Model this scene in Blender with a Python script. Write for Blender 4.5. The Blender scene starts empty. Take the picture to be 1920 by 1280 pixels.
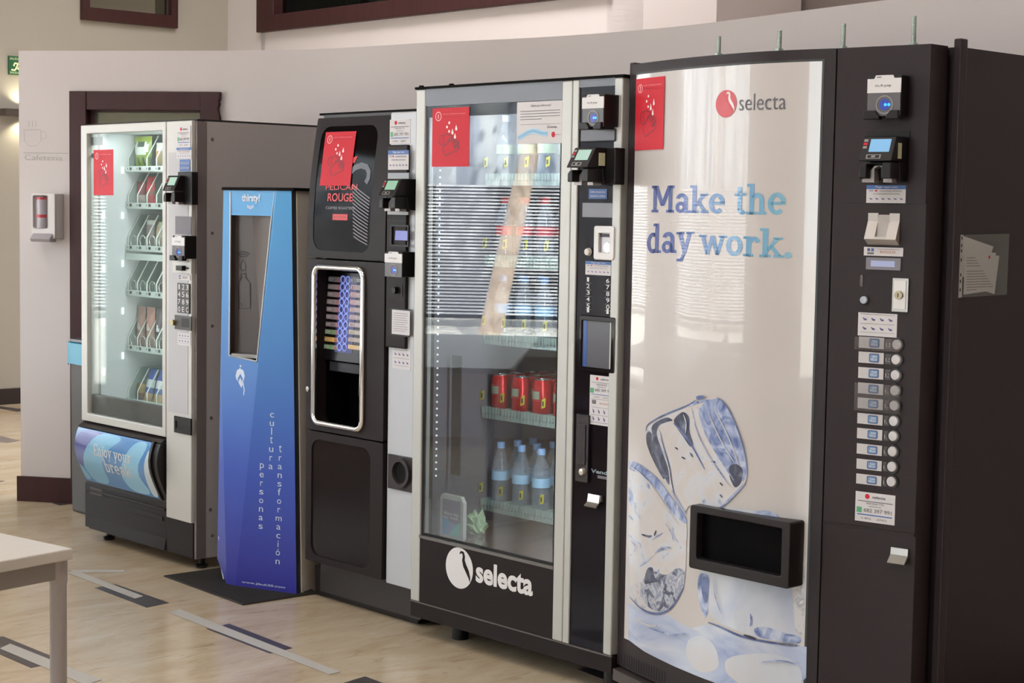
import bpy, bmesh, math, random
import numpy as np
from mathutils import Vector, Matrix

SC = bpy.context.scene
COL = SC.collection
random.seed(7)

# ------------------------------------------------------------------ camera
FPX, EYE = 3200.0, 1.5
PITCH, ROLL = math.atan(251 / 3200.0), 0.0167
_f = Vector((0, math.cos(PITCH), -math.sin(PITCH)))
_r0 = Vector((1, 0, 0)); _u0 = _r0.cross(_f)
_R = _r0 * math.cos(ROLL) + _u0 * math.sin(ROLL)
_U = -_r0 * math.sin(ROLL) + _u0 * math.cos(ROLL)
CAMPOS = Vector((0, 0, EYE))
cam_data = bpy.data.cameras.new('camera')
cam = bpy.data.objects.new('camera', cam_data); COL.objects.link(cam)
cam_data.sensor_width = 36.0; cam_data.lens = FPX * 36.0 / 1920.0
cam_data.clip_start = 0.05; cam_data.clip_end = 300
cam.matrix_world = Matrix(((_R.x, _U.x, -_f.x, 0), (_R.y, _U.y, -_f.y, 0), (_R.z, _U.z, -_f.z, EYE), (0, 0, 0, 1)))
SC.camera = cam

# ------------------------------------------------------------------ sky, sun, exposure
world = bpy.data.worlds.new('sky'); SC.world = world; world.use_nodes = True
_bg = world.node_tree.nodes['Background']
_bg.inputs['Color'].default_value = (0.86, 0.92, 1.0, 1); _bg.inputs['Strength'].default_value = 15.0
sun_data = bpy.data.lights.new('sun', 'SUN'); sun_data.energy = 42.0; sun_data.angle = 0.01; sun_data.color = (1.0, 0.95, 0.88)
sun = bpy.data.objects.new('sun', sun_data); COL.objects.link(sun)
sun.rotation_euler = Vector((-0.50, 0.28, -0.82)).to_track_quat('-Z', 'Y').to_euler()
SC.view_settings.view_transform = 'Standard'; SC.view_settings.look = 'None'
SC.view_settings.gamma = 1.0; SC.view_settings.use_curve_mapping = False
SC.view_settings.exposure = -0.42
SC.cycles.use_denoising = True
SC.cycles.max_bounces = 10; SC.cycles.diffuse_bounces = 4; SC.cycles.glossy_bounces = 4
SC.cycles.transparent_max_bounces = 24; SC.cycles.transmission_bounces = 6
SC.cycles.sample_clamp_indirect = 6.0; SC.cycles.caustics_reflective = False; SC.cycles.caustics_refractive = False

# ------------------------------------------------------------------ rays of the photograph
def ray(px, py): return _f + _R * ((px - 960) / FPX) + _U * ((640 - py) / FPX)
def on_z(px, py, z=0.0):
    d = ray(px, py); return CAMPOS + d * ((z - EYE) / d.z)
def on_plane(px, py, P, n):
    d = ray(px, py); return CAMPOS + d * ((Vector(P) - CAMPOS).dot(n) / d.dot(n))

# ------------------------------------------------------------------ materials
def lin(c):
    c = c / 255.0
    return c / 12.92 if c <= 0.04045 else ((c + 0.055) / 1.055) ** 2.4
def rgb(h):
    if isinstance(h, (tuple, list)): return tuple(h)[:3] + (1,)
    return (lin(int(h[0:2], 16)), lin(int(h[2:4], 16)), lin(int(h[4:6], 16)), 1)
MATS = {}
def mat(name, col, rough=0.5, metal=0.0, spec=0.5, coat=0.0, emit=0.0, ecol=None, alpha=1.0):
    if name in MATS: return MATS[name]
    m = bpy.data.materials.new(name); m.use_nodes = True
    b = m.node_tree.nodes['Principled BSDF']
    b.inputs['Base Color'].default_value = rgb(col); b.inputs['Roughness'].default_value = rough
    b.inputs['Metallic'].default_value = metal; b.inputs['Specular IOR Level'].default_value = spec
    b.inputs['Coat Weight'].default_value = coat; b.inputs['Coat Roughness'].default_value = 0.04
    if emit:
        b.inputs['Emission Color'].default_value = rgb(ecol or col); b.inputs['Emission Strength'].default_value = emit
    b.inputs['Alpha'].default_value = alpha
    MATS[name] = m
    return m
def nodes(m): return m.node_tree.nodes, m.node_tree.links, m.node_tree.nodes['Principled BSDF']
def noise_col(name, stops, scale=(1, 1, 1), nscale=5.0, detail=6, rough=0.5, nrough=0.5, distort=0.0, spec=0.5, coat=0.0, bump=0.0, metal=0.0, coords='Object', emit=0.0):
    m = mat(name, 'ffffff', rough, metal, spec, coat)
    N, L, B = nodes(m)
    tc = N.new('ShaderNodeTexCoord'); mp = N.new('ShaderNodeMapping'); mp.inputs['Scale'].default_value = scale
    nz = N.new('ShaderNodeTexNoise'); nz.inputs['Scale'].default_value = nscale; nz.inputs['Detail'].default_value = detail
    nz.inputs['Roughness'].default_value = nrough; nz.inputs['Distortion'].default_value = distort
    cr = N.new('ShaderNodeValToRGB'); els = cr.color_ramp.elements
    while len(els) < len(stops): els.new(0.5)
    for e, (p, c) in zip(els, stops): e.position = p; e.color = rgb(c)
    L.new(tc.outputs[coords], mp.inputs['Vector']); L.new(mp.outputs['Vector'], nz.inputs['Vector'])
    L.new(nz.outputs['Fac'], cr.inputs['Fac']); L.new(cr.outputs['Color'], B.inputs['Base Color'])
    if emit:
        L.new(cr.outputs['Color'], B.inputs['Emission Color']); B.inputs['Emission Strength'].default_value = emit
    if bump:
        bp = N.new('ShaderNodeBump'); bp.inputs['Strength'].default_value = bump; bp.inputs['Distance'].default_value = 0.002
        L.new(nz.outputs['Fac'], bp.inputs['Height']); L.new(bp.outputs['Normal'], B.inputs['Normal'])
    return m
def glass(name, tint='ffffff', ior=1.5, rough=0.0, haze=0.0, hazecol='ffffff', wav=0.0):
    """A clear sheet: see-through plus its mirror reflection, and a little haze of dirt."""
    if name in MATS: return MATS[name]
    m = bpy.data.materials.new(name); m.use_nodes = True
    N, L = m.node_tree.nodes, m.node_tree.links
    for n in list(N): N.remove(n)
    out = N.new('ShaderNodeOutputMaterial'); mix = N.new('ShaderNodeMixShader')
    tr = N.new('ShaderNodeBsdfTransparent'); tr.inputs['Color'].default_value = rgb(tint)
    gl = N.new('ShaderNodeBsdfGlossy'); gl.inputs['Roughness'].default_value = rough
    lw = N.new('ShaderNodeLayerWeight'); lw.inputs['Blend'].default_value = 0.5      # Schlick's curve, the same on both faces
    f0 = ((ior - 1) / (ior + 1)) ** 2
    pw = N.new('ShaderNodeMath'); pw.operation = 'POWER'; pw.inputs[1].default_value = 5.0
    ma = N.new('ShaderNodeMath'); ma.operation = 'MULTIPLY_ADD'; ma.inputs[1].default_value = 1 - f0; ma.inputs[2].default_value = f0
    L.new(lw.outputs['Facing'], pw.inputs[0]); L.new(pw.outputs[0], ma.inputs[0]); L.new(ma.outputs[0], mix.inputs['Fac'])
    if haze:
        df = N.new('ShaderNodeBsdfDiffuse'); df.inputs['Color'].default_value = rgb(hazecol)
        m2 = N.new('ShaderNodeMixShader'); m2.inputs['Fac'].default_value = haze
        L.new(tr.outputs[0], m2.inputs[1]); L.new(df.outputs[0], m2.inputs[2]); L.new(m2.outputs[0], mix.inputs[1])
    else:
        L.new(tr.outputs[0], mix.inputs[1])
    if wav:
        tc = N.new('ShaderNodeTexCoord'); nz = N.new('ShaderNodeTexNoise'); nz.inputs['Scale'].default_value = 3.0; nz.inputs['Detail'].default_value = 1
        bp = N.new('ShaderNodeBump'); bp.inputs['Strength'].default_value = wav; bp.inputs['Distance'].default_value = 0.01
        L.new(tc.outputs['Object'], nz.inputs['Vector']); L.new(nz.outputs['Fac'], bp.inputs['Height']); L.new(bp.outputs['Normal'], gl.inputs['Normal'])
    L.new(gl.outputs[0], mix.inputs[2]); L.new(mix.outputs[0], out.inputs['Surface'])
    MATS[name] = m
    return m

# ------------------------------------------------------------------ scene tree
def props(o, label=None, cat=None, group=None, kind=None):
    if label: o['label'] = label
    if cat: o['category'] = cat
    if group: o['group'] = group
    if kind: o['kind'] = kind
    return o
def thing(name, label, cat, loc=(0, 0, 0), rz=0.0, group=None):
    o = bpy.data.objects.new(name, None); COL.objects.link(o)
    o.empty_display_size = 0.1; o.location = loc; o.rotation_euler = (0, 0, rz)
    return props(o, label, cat, group)
def copy_thing(root, loc, rz=None, label=None):
    r = root.copy(); COL.objects.link(r); r.location = loc
    if rz is not None: r.rotation_euler = (0, 0, rz)
    if label: r['label'] = label
    for ch in list(root.children):
        c = ch.copy(); COL.objects.link(c); c.parent = r
        for g in list(ch.children):
            d = g.copy(); COL.objects.link(d); d.parent = c
    return r

def rrect(x0, x1, z0, z1, r=0.0, seg=5):
    if r <= 0: return [(x0, z0), (x1, z0), (x1, z1), (x0, z1)]
    pts = []
    for cx, cz, a0 in ((x0 + r, z0 + r, 180), (x1 - r, z0 + r, 270), (x1 - r, z1 - r, 0), (x0 + r, z1 - r, 90)):
        for k in range(seg + 1):
            a = math.radians(a0 + 90.0 * k / seg); pts.append((cx + r * math.cos(a), cz + r * math.sin(a)))
    return pts
def ellipse(cx, cz, rx, rz, n=28, a0=0.0, a1=360.0):
    full = abs(a1 - a0) >= 360
    k = n if full else n + 1
    return [(cx + rx * math.cos(math.radians(a0 + (a1 - a0) * i / n)), cz + rz * math.sin(math.radians(a0 + (a1 - a0) * i / n))) for i in range(k)]
def soft(pts):
    for _ in range(2):
        q = []
        for i in range(len(pts)):
            a, c = pts[i], pts[(i + 1) % len(pts)]
            q += [(a[0] * .78 + c[0] * .22, a[1] * .78 + c[1] * .22), (a[0] * .22 + c[0] * .78, a[1] * .22 + c[1] * .78)]
        pts = q
    return pts
_text_cache = {}
def text_tris(s, bold=0.0):
    key = (s, bold)
    if key in _text_cache: return _text_cache[key]
    cu = bpy.data.curves.new('lettering_outline', 'FONT'); cu.body = s; cu.size = 1.0; cu.offset = bold; cu.resolution_u = 4
    o = bpy.data.objects.new('lettering_outline', cu); COL.objects.link(o)
    dg = bpy.context.evaluated_depsgraph_get()
    me = bpy.data.meshes.new_from_object(o.evaluated_get(dg))
    vs = [(v.co.x, v.co.y) for v in me.vertices]; fs = [tuple(p.vertices) for p in me.polygons]
    bpy.data.objects.remove(o); bpy.data.curves.remove(cu); bpy.data.meshes.remove(me)
    _text_cache[key] = (vs, fs)
    return vs, fs

class MB:
    """Collects shapes; build() links them as ONE mesh object."""
    def __init__(s): s.v = []; s.f = []; s.m = []; s.M = None
    def add(s, vs, fs, m=0):
        b = len(s.v)
        if s.M is not None: vs = [tuple(s.M @ Vector(v)) for v in vs]
        s.v += [tuple(v) for v in vs]; s.f += [tuple(b + i for i in f) for f in fs]; s.m += [m] * len(fs)
        return s
    def box(s, x0, x1, y0, y1, z0, z1, m=0):
        return s.add([(x0, y0, z0), (x1, y0, z0), (x1, y1, z0), (x0, y1, z0), (x0, y0, z1), (x1, y0, z1), (x1, y1, z1), (x0, y1, z1)],
                     [(0, 3, 2, 1), (4, 5, 6, 7), (0, 1, 5, 4), (1, 2, 6, 5), (2, 3, 7, 6), (3, 0, 4, 7)], m)
    def prism(s, pts, y0, y1, m=0):
        """outline in x,z (counter-clockwise seen from the front) between depths y0 (front) and y1"""
        n = len(pts)
        vs = [(x, y0, z) for x, z in pts] + [(x, y1, z) for x, z in pts]
        return s.add(vs, [tuple(range(n)), tuple(range(2 * n - 1, n - 1, -1))] + [(i, i + n, (i + 1) % n + n, (i + 1) % n) for i in range(n)], m)
    def prism_x(s, pts, x0, x1, m=0):
        """outline in y,z between x0 and x1"""
        n = len(pts)
        vs = [(x0, y, z) for y, z in pts] + [(x1, y, z) for y, z in pts]
        return s.add(vs, [tuple(range(n)), tuple(range(2 * n - 1, n - 1, -1))] + [(i, i + n, (i + 1) % n + n, (i + 1) % n) for i in range(n)], m)
    def prism_z(s, pts, z0, z1, m=0):
        n = len(pts)
        vs = [(x, y, z0) for x, y in pts] + [(x, y, z1) for x, y in pts]
        return s.add(vs, [tuple(range(n - 1, -1, -1)), tuple(range(n, 2 * n))] + [(i, (i + 1) % n, (i + 1) % n + n, i + n) for i in range(n)], m)
    def ring(s, outer, inner, y0, y1, m=0):
        n = len(outer)
        vs = [(x, y0, z) for x, z in outer] + [(x, y0, z) for x, z in inner] + [(x, y1, z) for x, z in outer] + [(x, y1, z) for x, z in inner]
        fs = []
        for i in range(n):
            j = (i + 1) % n
            fs += [(i, j, n + j, n + i), (2 * n + i, 3 * n + i, 3 * n + j, 2 * n + j), (i, 2 * n + i, 2 * n + j, j), (n + i, n + j, 3 * n + j, 3 * n + i)]
        return s.add(vs, fs, m)
    def flat(s, pts, y, m=0):
        return s.add([(x, y, z) for x, z in pts], [tuple(range(len(pts)))], m)
    def rect(s, x0, x1, z0, z1, y, m=0): return s.flat([(x0, z0), (x1, z0), (x1, z1), (x0, z1)], y, m)
    def stroke(s, pts, w, y, m=0, closed=False):
        """a flat drawn line in x,z"""
        n = len(pts); L = []; Rr = []
        for i in range(n):
            a = pts[i - 1] if (i or closed) else pts[i]; c = pts[(i + 1) % n] if (i < n - 1 or closed) else pts[i]
            dx, dz = c[0] - a[0], c[1] - a[1]; d = math.hypot(dx, dz) or 1
            nx, nz = -dz / d * w / 2, dx / d * w / 2
            L.append((pts[i][0] + nx, y, pts[i][1] + nz)); Rr.append((pts[i][0] - nx, y, pts[i][1] - nz))
        fs = [(i, n + i, n + (i + 1) % n, (i + 1) % n) for i in range(n if closed else n - 1)]
        return s.add(L + Rr, [f[::-1] for f in fs] if False else [(f[0], f[1], f[2], f[3]) for f in fs], m)
    def text(s, body, x0, x1, z0, z1, y, m=0, bold=0.0, shear=0.0, slope=0.0):
        """lettering fitted to the box x0..x1, z0..z1 on depth y"""
        vs, fs = text_tris(body, bold)
        if not vs: return s
        ax = min(v[0] for v in vs); bx = max(v[0] for v in vs); az = min(v[1] for v in vs); bz = max(v[1] for v in vs)
        sx = (x1 - x0) / (bx - ax); sz = (z1 - z0) / (bz - az)
        return s.add([(x0 + (v[0] - ax) * sx + shear * (v[1] - az) * sz, y, z0 + (v[1] - az) * sz + slope * (v[0] - ax) * sx) for v in vs], fs, m)
    def tube(s, path, r, seg=10, m=0, closed=False, caps=True, ref=None):
        P = [Vector(p) for p in path]; n = len(P); rings = []
        for i in range(n):
            a = P[i - 1] if (i or closed) else P[i]; c = P[(i + 1) % n] if (i < n - 1 or closed) else P[i]
            t = (c - a).normalized(); rf = Vector(ref) if ref else (Vector((0, 0, 1)) if abs(t.z) < 0.9 else Vector((0, 1, 0)))
            u = t.cross(rf).normalized(); w = t.cross(u)
            rr = r[i] if isinstance(r, (list, tuple)) else r
            rings.append([tuple(P[i] + (u * math.cos(2 * math.pi * k / seg) + w * math.sin(2 * math.pi * k / seg)) * rr) for k in range(seg)])
        vs = [v for q in rings for v in q]; fs = []
        for i in range(n if closed else n - 1):
            j = (i + 1) % n
            fs += [(i * seg + k, j * seg + k, j * seg + (k + 1) % seg, i * seg + (k + 1) % seg) for k in range(seg)]
        if caps and not closed: fs += [tuple(range(seg)), tuple((n - 1) * seg + k for k in range(seg - 1, -1, -1))]
        return s.add(vs, fs, m)
    def lathe(s, prof, cx=0, cy=0, seg=20, m=0, axis='z', c2=0.0, mats=None):
        """prof: (radius, height); axis z through cx,cy or axis y through x=cx, z=cy (height = depth)"""
        n = len(prof); vs = []
        for r, h in prof:
            for k in range(seg):
                a = 2 * math.pi * k / seg
                vs.append((cx + r * math.cos(a), cy + r * math.sin(a), h) if axis == 'z' else (cx + r * math.cos(a), h, cy + r * math.sin(a)))
        fs = []; mm = []
        for i in range(n - 1):
            for k in range(seg):
                q = (i * seg + k, i * seg + (k + 1) % seg, (i + 1) * seg + (k + 1) % seg, (i + 1) * seg + k)
                fs.append(q if axis == 'z' else q[::-1]); mm.append(mats[i] if mats else m)
        fs.append(tuple(range(seg - 1, -1, -1)) if axis == 'z' else tuple(range(seg))); mm.append(mm[0])
        fs.append(tuple((n - 1) * seg + k for k in range(seg)) if axis == 'z' else tuple((n - 1) * seg + k for k in range(seg - 1, -1, -1))); mm.append(mm[-2])
        b = len(s.v); vs2 = [tuple(s.M @ Vector(v)) for v in vs] if s.M is not None else vs
        s.v += vs2; s.f += [tuple(b + i for i in f) for f in fs]; s.m += mm
        return s
    def build(s, name, mats, parent=None, bevel=0.0, smooth=None, cuts=None, warp=None, label=None, weld=False):
        me = bpy.data.meshes.new(name)
        me.from_pydata(s.v, [], s.f)
        for m in (mats if isinstance(mats, (list, tuple)) else [mats]): me.materials.append(m)
        me.polygons.foreach_set('material_index', s.m)
        if cuts or weld or warp:
            bm = bmesh.new(); bm.from_mesh(me)
            for axis, vals in (cuts or {}).items():
                no = Vector((axis == 'x', axis == 'y', axis == 'z'))
                for t in vals:
                    bmesh.ops.bisect_plane(bm, geom=bm.verts[:] + bm.edges[:] + bm.faces[:], dist=1e-6, plane_co=no * t, plane_no=no)
            if weld: bmesh.ops.remove_doubles(bm, verts=bm.verts[:], dist=1e-5)
            if warp:
                for v in bm.verts: v.co = Vector(warp(v.co))
            bm.to_mesh(me); bm.free()
        if smooth is not None:
            me.polygons.foreach_set('use_smooth', [True] * len(me.polygons)); me.set_sharp_from_angle(angle=math.radians(smooth))
        me.update()
        o = bpy.data.objects.new(name, me); COL.objects.link(o)
        if parent is not None: o.parent = parent
        if bevel:
            bv = o.modifiers.new('soft_edge', 'BEVEL'); bv.width = bevel; bv.segments = 2; bv.limit_method = 'ANGLE'; bv.angle_limit = math.radians(40)
        if label: o['label'] = label
        return o

YAW = math.radians(-47.2)
EU = Vector((math.cos(YAW), math.sin(YAW), 0)); EB = Vector((-math.sin(YAW), math.cos(YAW), 0))
class Face:
    """The upright front of a machine: turns photo pixels into its own width and height at a depth y behind the front."""
    def __init__(s, O, yaw=YAW):
        s.O = Vector((O[0], O[1], 0)); s.e = Vector((math.cos(yaw), math.sin(yaw), 0)); s.b = Vector((-math.sin(yaw), math.cos(yaw), 0)); s.yaw = yaw
    def __call__(s, px, py, y=0.0):
        P = on_plane(px, py, s.O + s.b * y, s.b)
        return ((P - s.O).dot(s.e), P.z)
    def side(s, px, py, u):
        P = on_plane(px, py, s.O + s.e * u, s.e)
        return ((P - s.O).dot(s.b), P.z)
    def box(s, a, c, y=0.0):
        """x0, x1, z0, z1 of the rectangle with pixel corners a (upper left) and c (lower right)"""
        (x0, z1), (x1, z0) = s(*a, y), s(*c, y)
        return x0, x1, z0, z1
    def w(s, u, y, z): return s.O + s.e * u + s.b * y + Vector((0, 0, z))
# ================================================================== THE ROOM
m_wall = noise_col('painted_wall', [(0.3, 'c9c0be'), (0.7, 'ccc3c1')], nscale=1.2, rough=0.75)
m_wall2 = mat('painted_wall_upper', 'cbc3c1', 0.8)
m_beige = noise_col('beige_wall', [(0.3, 'a29d93'), (0.7, 'a5a096')], nscale=0.8, rough=0.8)
m_shaded_recess = mat('shaded_recess', '8a7f7b', 0.8)  # wall paint darkened to carry the shade of the recess
m_wood = noise_col('dark_stained_wood', [(0.25, '392020'), (0.75, '422727')], scale=(1, 1, 0.12), nscale=22, rough=0.45, spec=0.25)
m_ceil = mat('ceiling_white', 'd8d5d0', 0.9)

def floor_material():
    m = mat('polished_travertine', 'c8b496', 0.2, 0, 0.4)
    N, L, B = nodes(m)
    tc = N.new('ShaderNodeTexCoord')
    rt = N.new('ShaderNodeMapping'); rt.inputs['Rotation'].default_value = (0, 0, -math.atan2(EB.y, EB.x)); L.new(tc.outputs['Object'], rt.inputs['Vector'])
    mp = N.new('ShaderNodeMapping'); mp.inputs['Scale'].default_value = (0.9, 2.6, 1)
    nz = N.new('ShaderNodeTexNoise'); nz.inputs['Scale'].default_value = 1.5; nz.inputs['Detail'].default_value = 10; nz.inputs['Roughness'].default_value = 0.66; nz.inputs['Distortion'].default_value = 1.1
    cr = N.new('ShaderNodeValToRGB'); e = cr.color_ramp.elements
    for _ in range(3): e.new(0.5)
    for k, (p, c) in zip(e, [(0.26, 'ab9679'), (0.42, 'bda88c'), (0.52, 'c5b297'), (0.64, 'cabaa2'), (0.80, 'b9a588')]): k.position = p; k.color = rgb(c)
    # fine veins
    mp2 = N.new('ShaderNodeMapping'); mp2.inputs['Scale'].default_value = (2.4, 12, 1); mp2.inputs['Rotation'].default_value = (0, 0, 0.12)
    n2 = N.new('ShaderNodeTexNoise'); n2.inputs['Scale'].default_value = 2.4; n2.inputs['Detail'].default_value = 7; n2.inputs['Distortion'].default_value = 1.6; n2.inputs['Roughness'].default_value = 0.6
    r2 = N.new('ShaderNodeValToRGB'); r2.color_ramp.elements[0].position = 0.56; r2.color_ramp.elements[0].color = (1, 1, 1, 1); r2.color_ramp.elements[1].position = 0.72; r2.color_ramp.elements[1].color = (0.66, 0.58, 0.50, 1)
    mx = N.new('ShaderNodeMix'); mx.data_type = 'RGBA'; mx.blend_type = 'MULTIPLY'; mx.inputs['Factor'].default_value = 0.75
    L.new(rt.outputs[0], mp.inputs['Vector']); L.new(mp.outputs[0], nz.inputs['Vector']); L.new(nz.outputs['Fac'], cr.inputs['Fac'])
    L.new(rt.outputs[0], mp2.inputs['Vector']); L.new(mp2.outputs[0], n2.inputs['Vector']); L.new(n2.outputs['Fac'], r2.inputs['Fac'])
    L.new(cr.outputs['Color'], mx.inputs['A']); L.new(r2.outputs['Color'], mx.inputs['B'])
    # slab joints, a metre apart
    bk = N.new('ShaderNodeTexBrick'); bk.inputs['Scale'].default_value = 1.0; bk.inputs['Mortar Size'].default_value = 0.0022; bk.inputs['Brick Width'].default_value = 1.2; bk.inputs['Row Height'].default_value = 0.6; bk.offset = 0.5
    bk.inputs['Color1'].default_value = (1, 1, 1, 1); bk.inputs['Color2'].default_value = (0.965, 0.96, 0.95, 1); bk.inputs['Mortar'].default_value = (0.90, 0.88, 0.85, 1)
    mp3 = N.new('ShaderNodeMapping'); mp3.inputs['Rotation'].default_value = (0, 0, -math.atan2(EB.y, EB.x)); mp3.inputs['Location'].default_value = (0.3, 0.17, 0)
    L.new(tc.outputs['Object'], mp3.inputs['Vector']); L.new(mp3.outputs[0], bk.inputs['Vector'])
    my = N.new('ShaderNodeMix'); my.data_type = 'RGBA'; my.blend_type = 'MULTIPLY'; my.inputs['Factor'].default_value = 1.0
    L.new(mx.outputs['Result'], my.inputs['A']); L.new(bk.outputs['Color'], my.inputs['B'])
    L.new(my.outputs['Result'], B.inputs['Base Color'])
    return m
XL, XR, YR, ZC = -5.5, 4.6, -4.0, 4.6
fl = MB().box(XL, XR + 4, YR, 18, -0.12, 0); props(fl.build('floor', floor_material()), kind='structure')
props(MB().box(XL - 0.3, XR + 4, YR, 18, ZC, ZC + 0.25).build('ceiling', m_ceil), kind='structure')

# the facade on the daylight side: piers, sills and lintels around tall windows
SILL, HEAD = 0.22, 2.75
wins = [(-3.3, 0.2), (4.0, 7.45), (8.6, 10.1)]  # first and last are unseen windows, added to let in more daylight
fw = MB(); y = YR
for a, c in wins:
    SILL = 0.60 if a == 4.0 else 0.22
    fw.box(XL - 0.3, XL, y, a, 0, ZC); fw.box(XL - 0.3, XL, a, c, 0, SILL); fw.box(XL - 0.3, XL, a, c, HEAD, ZC); y = c
fw.box(XL - 0.3, XL, y, 18, 0, ZC)
props(fw.build('wall_facade', m_wall2), kind='structure')
m_pane = glass('window_glass', 'f4f8f7', 1.45)
m_frame_white = mat('white_window_frame', 'd9d8d6', 0.4)
for k, (a, c) in enumerate(wins):
    SILL = 0.60 if a == 4.0 else 0.22
    n = 1 if a == 4.0 else 3 if c - a > 2 else 2
    w = MB().box(XL - 0.16, XL - 0.10, a, c, SILL, SILL + 0.06).box(XL - 0.16, XL - 0.10, a, c, HEAD - 0.06, HEAD)
    for j in range(n + 1):
        yy = a + (c - a) * j / n; w.box(XL - 0.155, XL - 0.105, max(a, yy - 0.035), min(c, yy + 0.035), SILL + 0.06, HEAD - 0.06)
    o = props(w.build('window_%d' % (k + 1), m_frame_white), kind='structure')
    MB().box(XL - 0.135, XL - 0.125, a, c, SILL, HEAD).build('pane', m_pane, o)
    MB().box(XL - 0.30, XL + 0.16, a - 0.05, c + 0.05, SILL - 0.05, SILL).build('window_sill', m_frame_white, o)
# walls behind the camera and on its other side
props(MB().box(XL, XR, YR - 0.25, YR, 0, ZC).build('wall_rear', m_wall2), kind='structure')
props(MB().box(XR, XR + 0.25, YR, 18, 0, ZC).build('wall_side', m_wall2), kind='structure')

# corridor wall, running away behind the vending area
P0 = on_z(20, 757, 0)
FK = Face(P0, yaw=math.atan2(EB.y, EB.x))          # width along EB, depth towards -EU
cu0, _z = FK(427, 60)
WX = -1.0 * (P0.x - XL) / EB.x
m_mirror_dark = mat('dim_room_glass', '5a5650', 0.12, 0, 0.6)
ux0, ux1, uz0, uz1 = FK(163, 0)[0], FK(316, 0)[0], FK(163, 14)[1], 4.0
fx0, fx1, fz0 = FK(150, 0)[0], FK(328, 0)[0], FK(150, 37)[1]
ck = MB()
ck.box(WX, ux0, 0, 0.2, 0, ZC).box(ux0, ux1, 0, 0.2, 0, uz0).box(ux0, ux1, 0, 0.2, uz1, ZC).box(ux1, cu0 + 0.02, 0, 0.2, 0, ZC)
def put(o, F, y=0.0):
    o.location = F.O + F.b * y; o.rotation_euler = (0, 0, F.yaw); return o
put(props(ck.build('wall_corridor', m_beige), kind='structure'), FK)
bb = MB().box(WX, cu0 - 0.01, -0.018, 0, 0, 0.115)
put(props(bb.build('baseboard_corridor', mat('black_baseboard', '241819', 0.4)), kind='structure'), FK)
w = MB().ring(rrect(fx0, fx1, fz0, uz1 + 0.12), rrect(ux0, ux1, uz0, uz1), -0.05, 0.06)
w = put(props(w.build('window_4', m_wood, bevel=0.006), kind='structure'), FK)
umid = FK(243, 5)[0]
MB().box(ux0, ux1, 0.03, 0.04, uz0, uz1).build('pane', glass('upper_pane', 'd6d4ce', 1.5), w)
MB().box(ux0 - .3, ux1 + .5, 0.9, 0.95, uz0 - 0.5, uz1 + .3).box(ux0 - .3, umid - 0.05, 0.5, 0.55, uz0 - 0.5, uz1 + .3).build('room_behind', mat('room_behind_glow', '8f877e', 0.9, emit=0.22, ecol='b5aa9c'), w)  # the lit room's brightness is put into this panel as emission

# upper white wall with the long interior window
C0 = FK.w(cu0, 0, 0)
FU = Face(C0)
uu1 = FU(1205, 40)[0]
zA = FU(490, 62)[1]
wx0 = FU(490, 30)[0]; wx1 = uu1 - 0.25
gx0, gz0 = FU(522, 20)[0], FU(531, 27)[1]
uw = MB().box(-0.02, wx0 + .05, 0, 0.2, 1.8, ZC).box(wx0, uu1, 0, 0.2, 1.8, zA + .05).box(wx0, uu1, 0, 0.2, 4.3, ZC).box(wx1 - .05, uu1, 0, 0.2, 1.8, ZC)
put(props(uw.build('wall_upper', m_wall2), kind='structure'), FU)
w = MB().ring(rrect(wx0, wx1, zA, 4.3), rrect(gx0, wx1 - 0.1, gz0, 4.2), -0.05, 0.08)
w = put(props(w.build('window_5', m_wood, bevel=0.006), kind='structure'), FU)
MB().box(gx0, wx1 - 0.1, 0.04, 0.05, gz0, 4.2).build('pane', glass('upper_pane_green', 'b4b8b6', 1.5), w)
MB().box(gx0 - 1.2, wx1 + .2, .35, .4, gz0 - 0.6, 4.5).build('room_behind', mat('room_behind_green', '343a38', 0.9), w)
cx0, cx1 = FU(1205, 50, -0.35)[0], FU(1343, 40, -0.35)[0]
put(props(MB().box(cx0, cx1, -0.35, 0.4, 1.8, ZC).build('wall_pier', m_wall), kind='structure'), FU)
put(props(MB().box(cx1 - .3, cx1 + 7, 0.45, 0.6, 1.8, ZC).build('wall_recess', m_shaded_recess), kind='structure'), FU)

# the low curved white wall
ZW = 2.225
WP = [(-2.44, 8.44), (-1.375, 8.245), (-0.923, 8.08), (-0.40, 7.68), (0.09, 7.36), (0.507, 6.98), (0.766, 6.645), (1.21, 5.95), (1.72, 5.2), (2.15, 4.3), (2.45, 3.2), (2.6, 1.9)]
FW = Face(WP[0] + (0,), yaw=math.atan2(WP[1][1] - WP[0][1], WP[1][0] - WP[0][0]))
dj0, dj1, dtop = FW(135, 400)[0], FW(412, 200)[0], FW(300, 172)[1]
def spline(P, n=6):
    out = []
    for i in range(len(P) - 1):
        p0 = P[max(i - 1, 0)]; p1 = P[i]; p2 = P[i + 1]; p3 = P[min(i + 2, len(P) - 1)]
        for k in range(n):
            t = k / n
            out.append(tuple(0.5 * ((2 * p1[j]) + (-p0[j] + p2[j]) * t + (2 * p0[j] - 5 * p1[j] + 4 * p2[j] - p3[j]) * t * t + (-p0[j] + 3 * p1[j] - 3 * p2[j] + p3[j]) * t ** 3) for j in (0, 1)))
    return out + [P[-1]]
curve = [FW.w(dj1 - 0.02, 0, 0)[:2]] + spline(WP[1:], 6)[0:]
curve = [p for i, p in enumerate(curve) if i == 0 or p[0] > curve[0][0] + 0.03]
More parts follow.
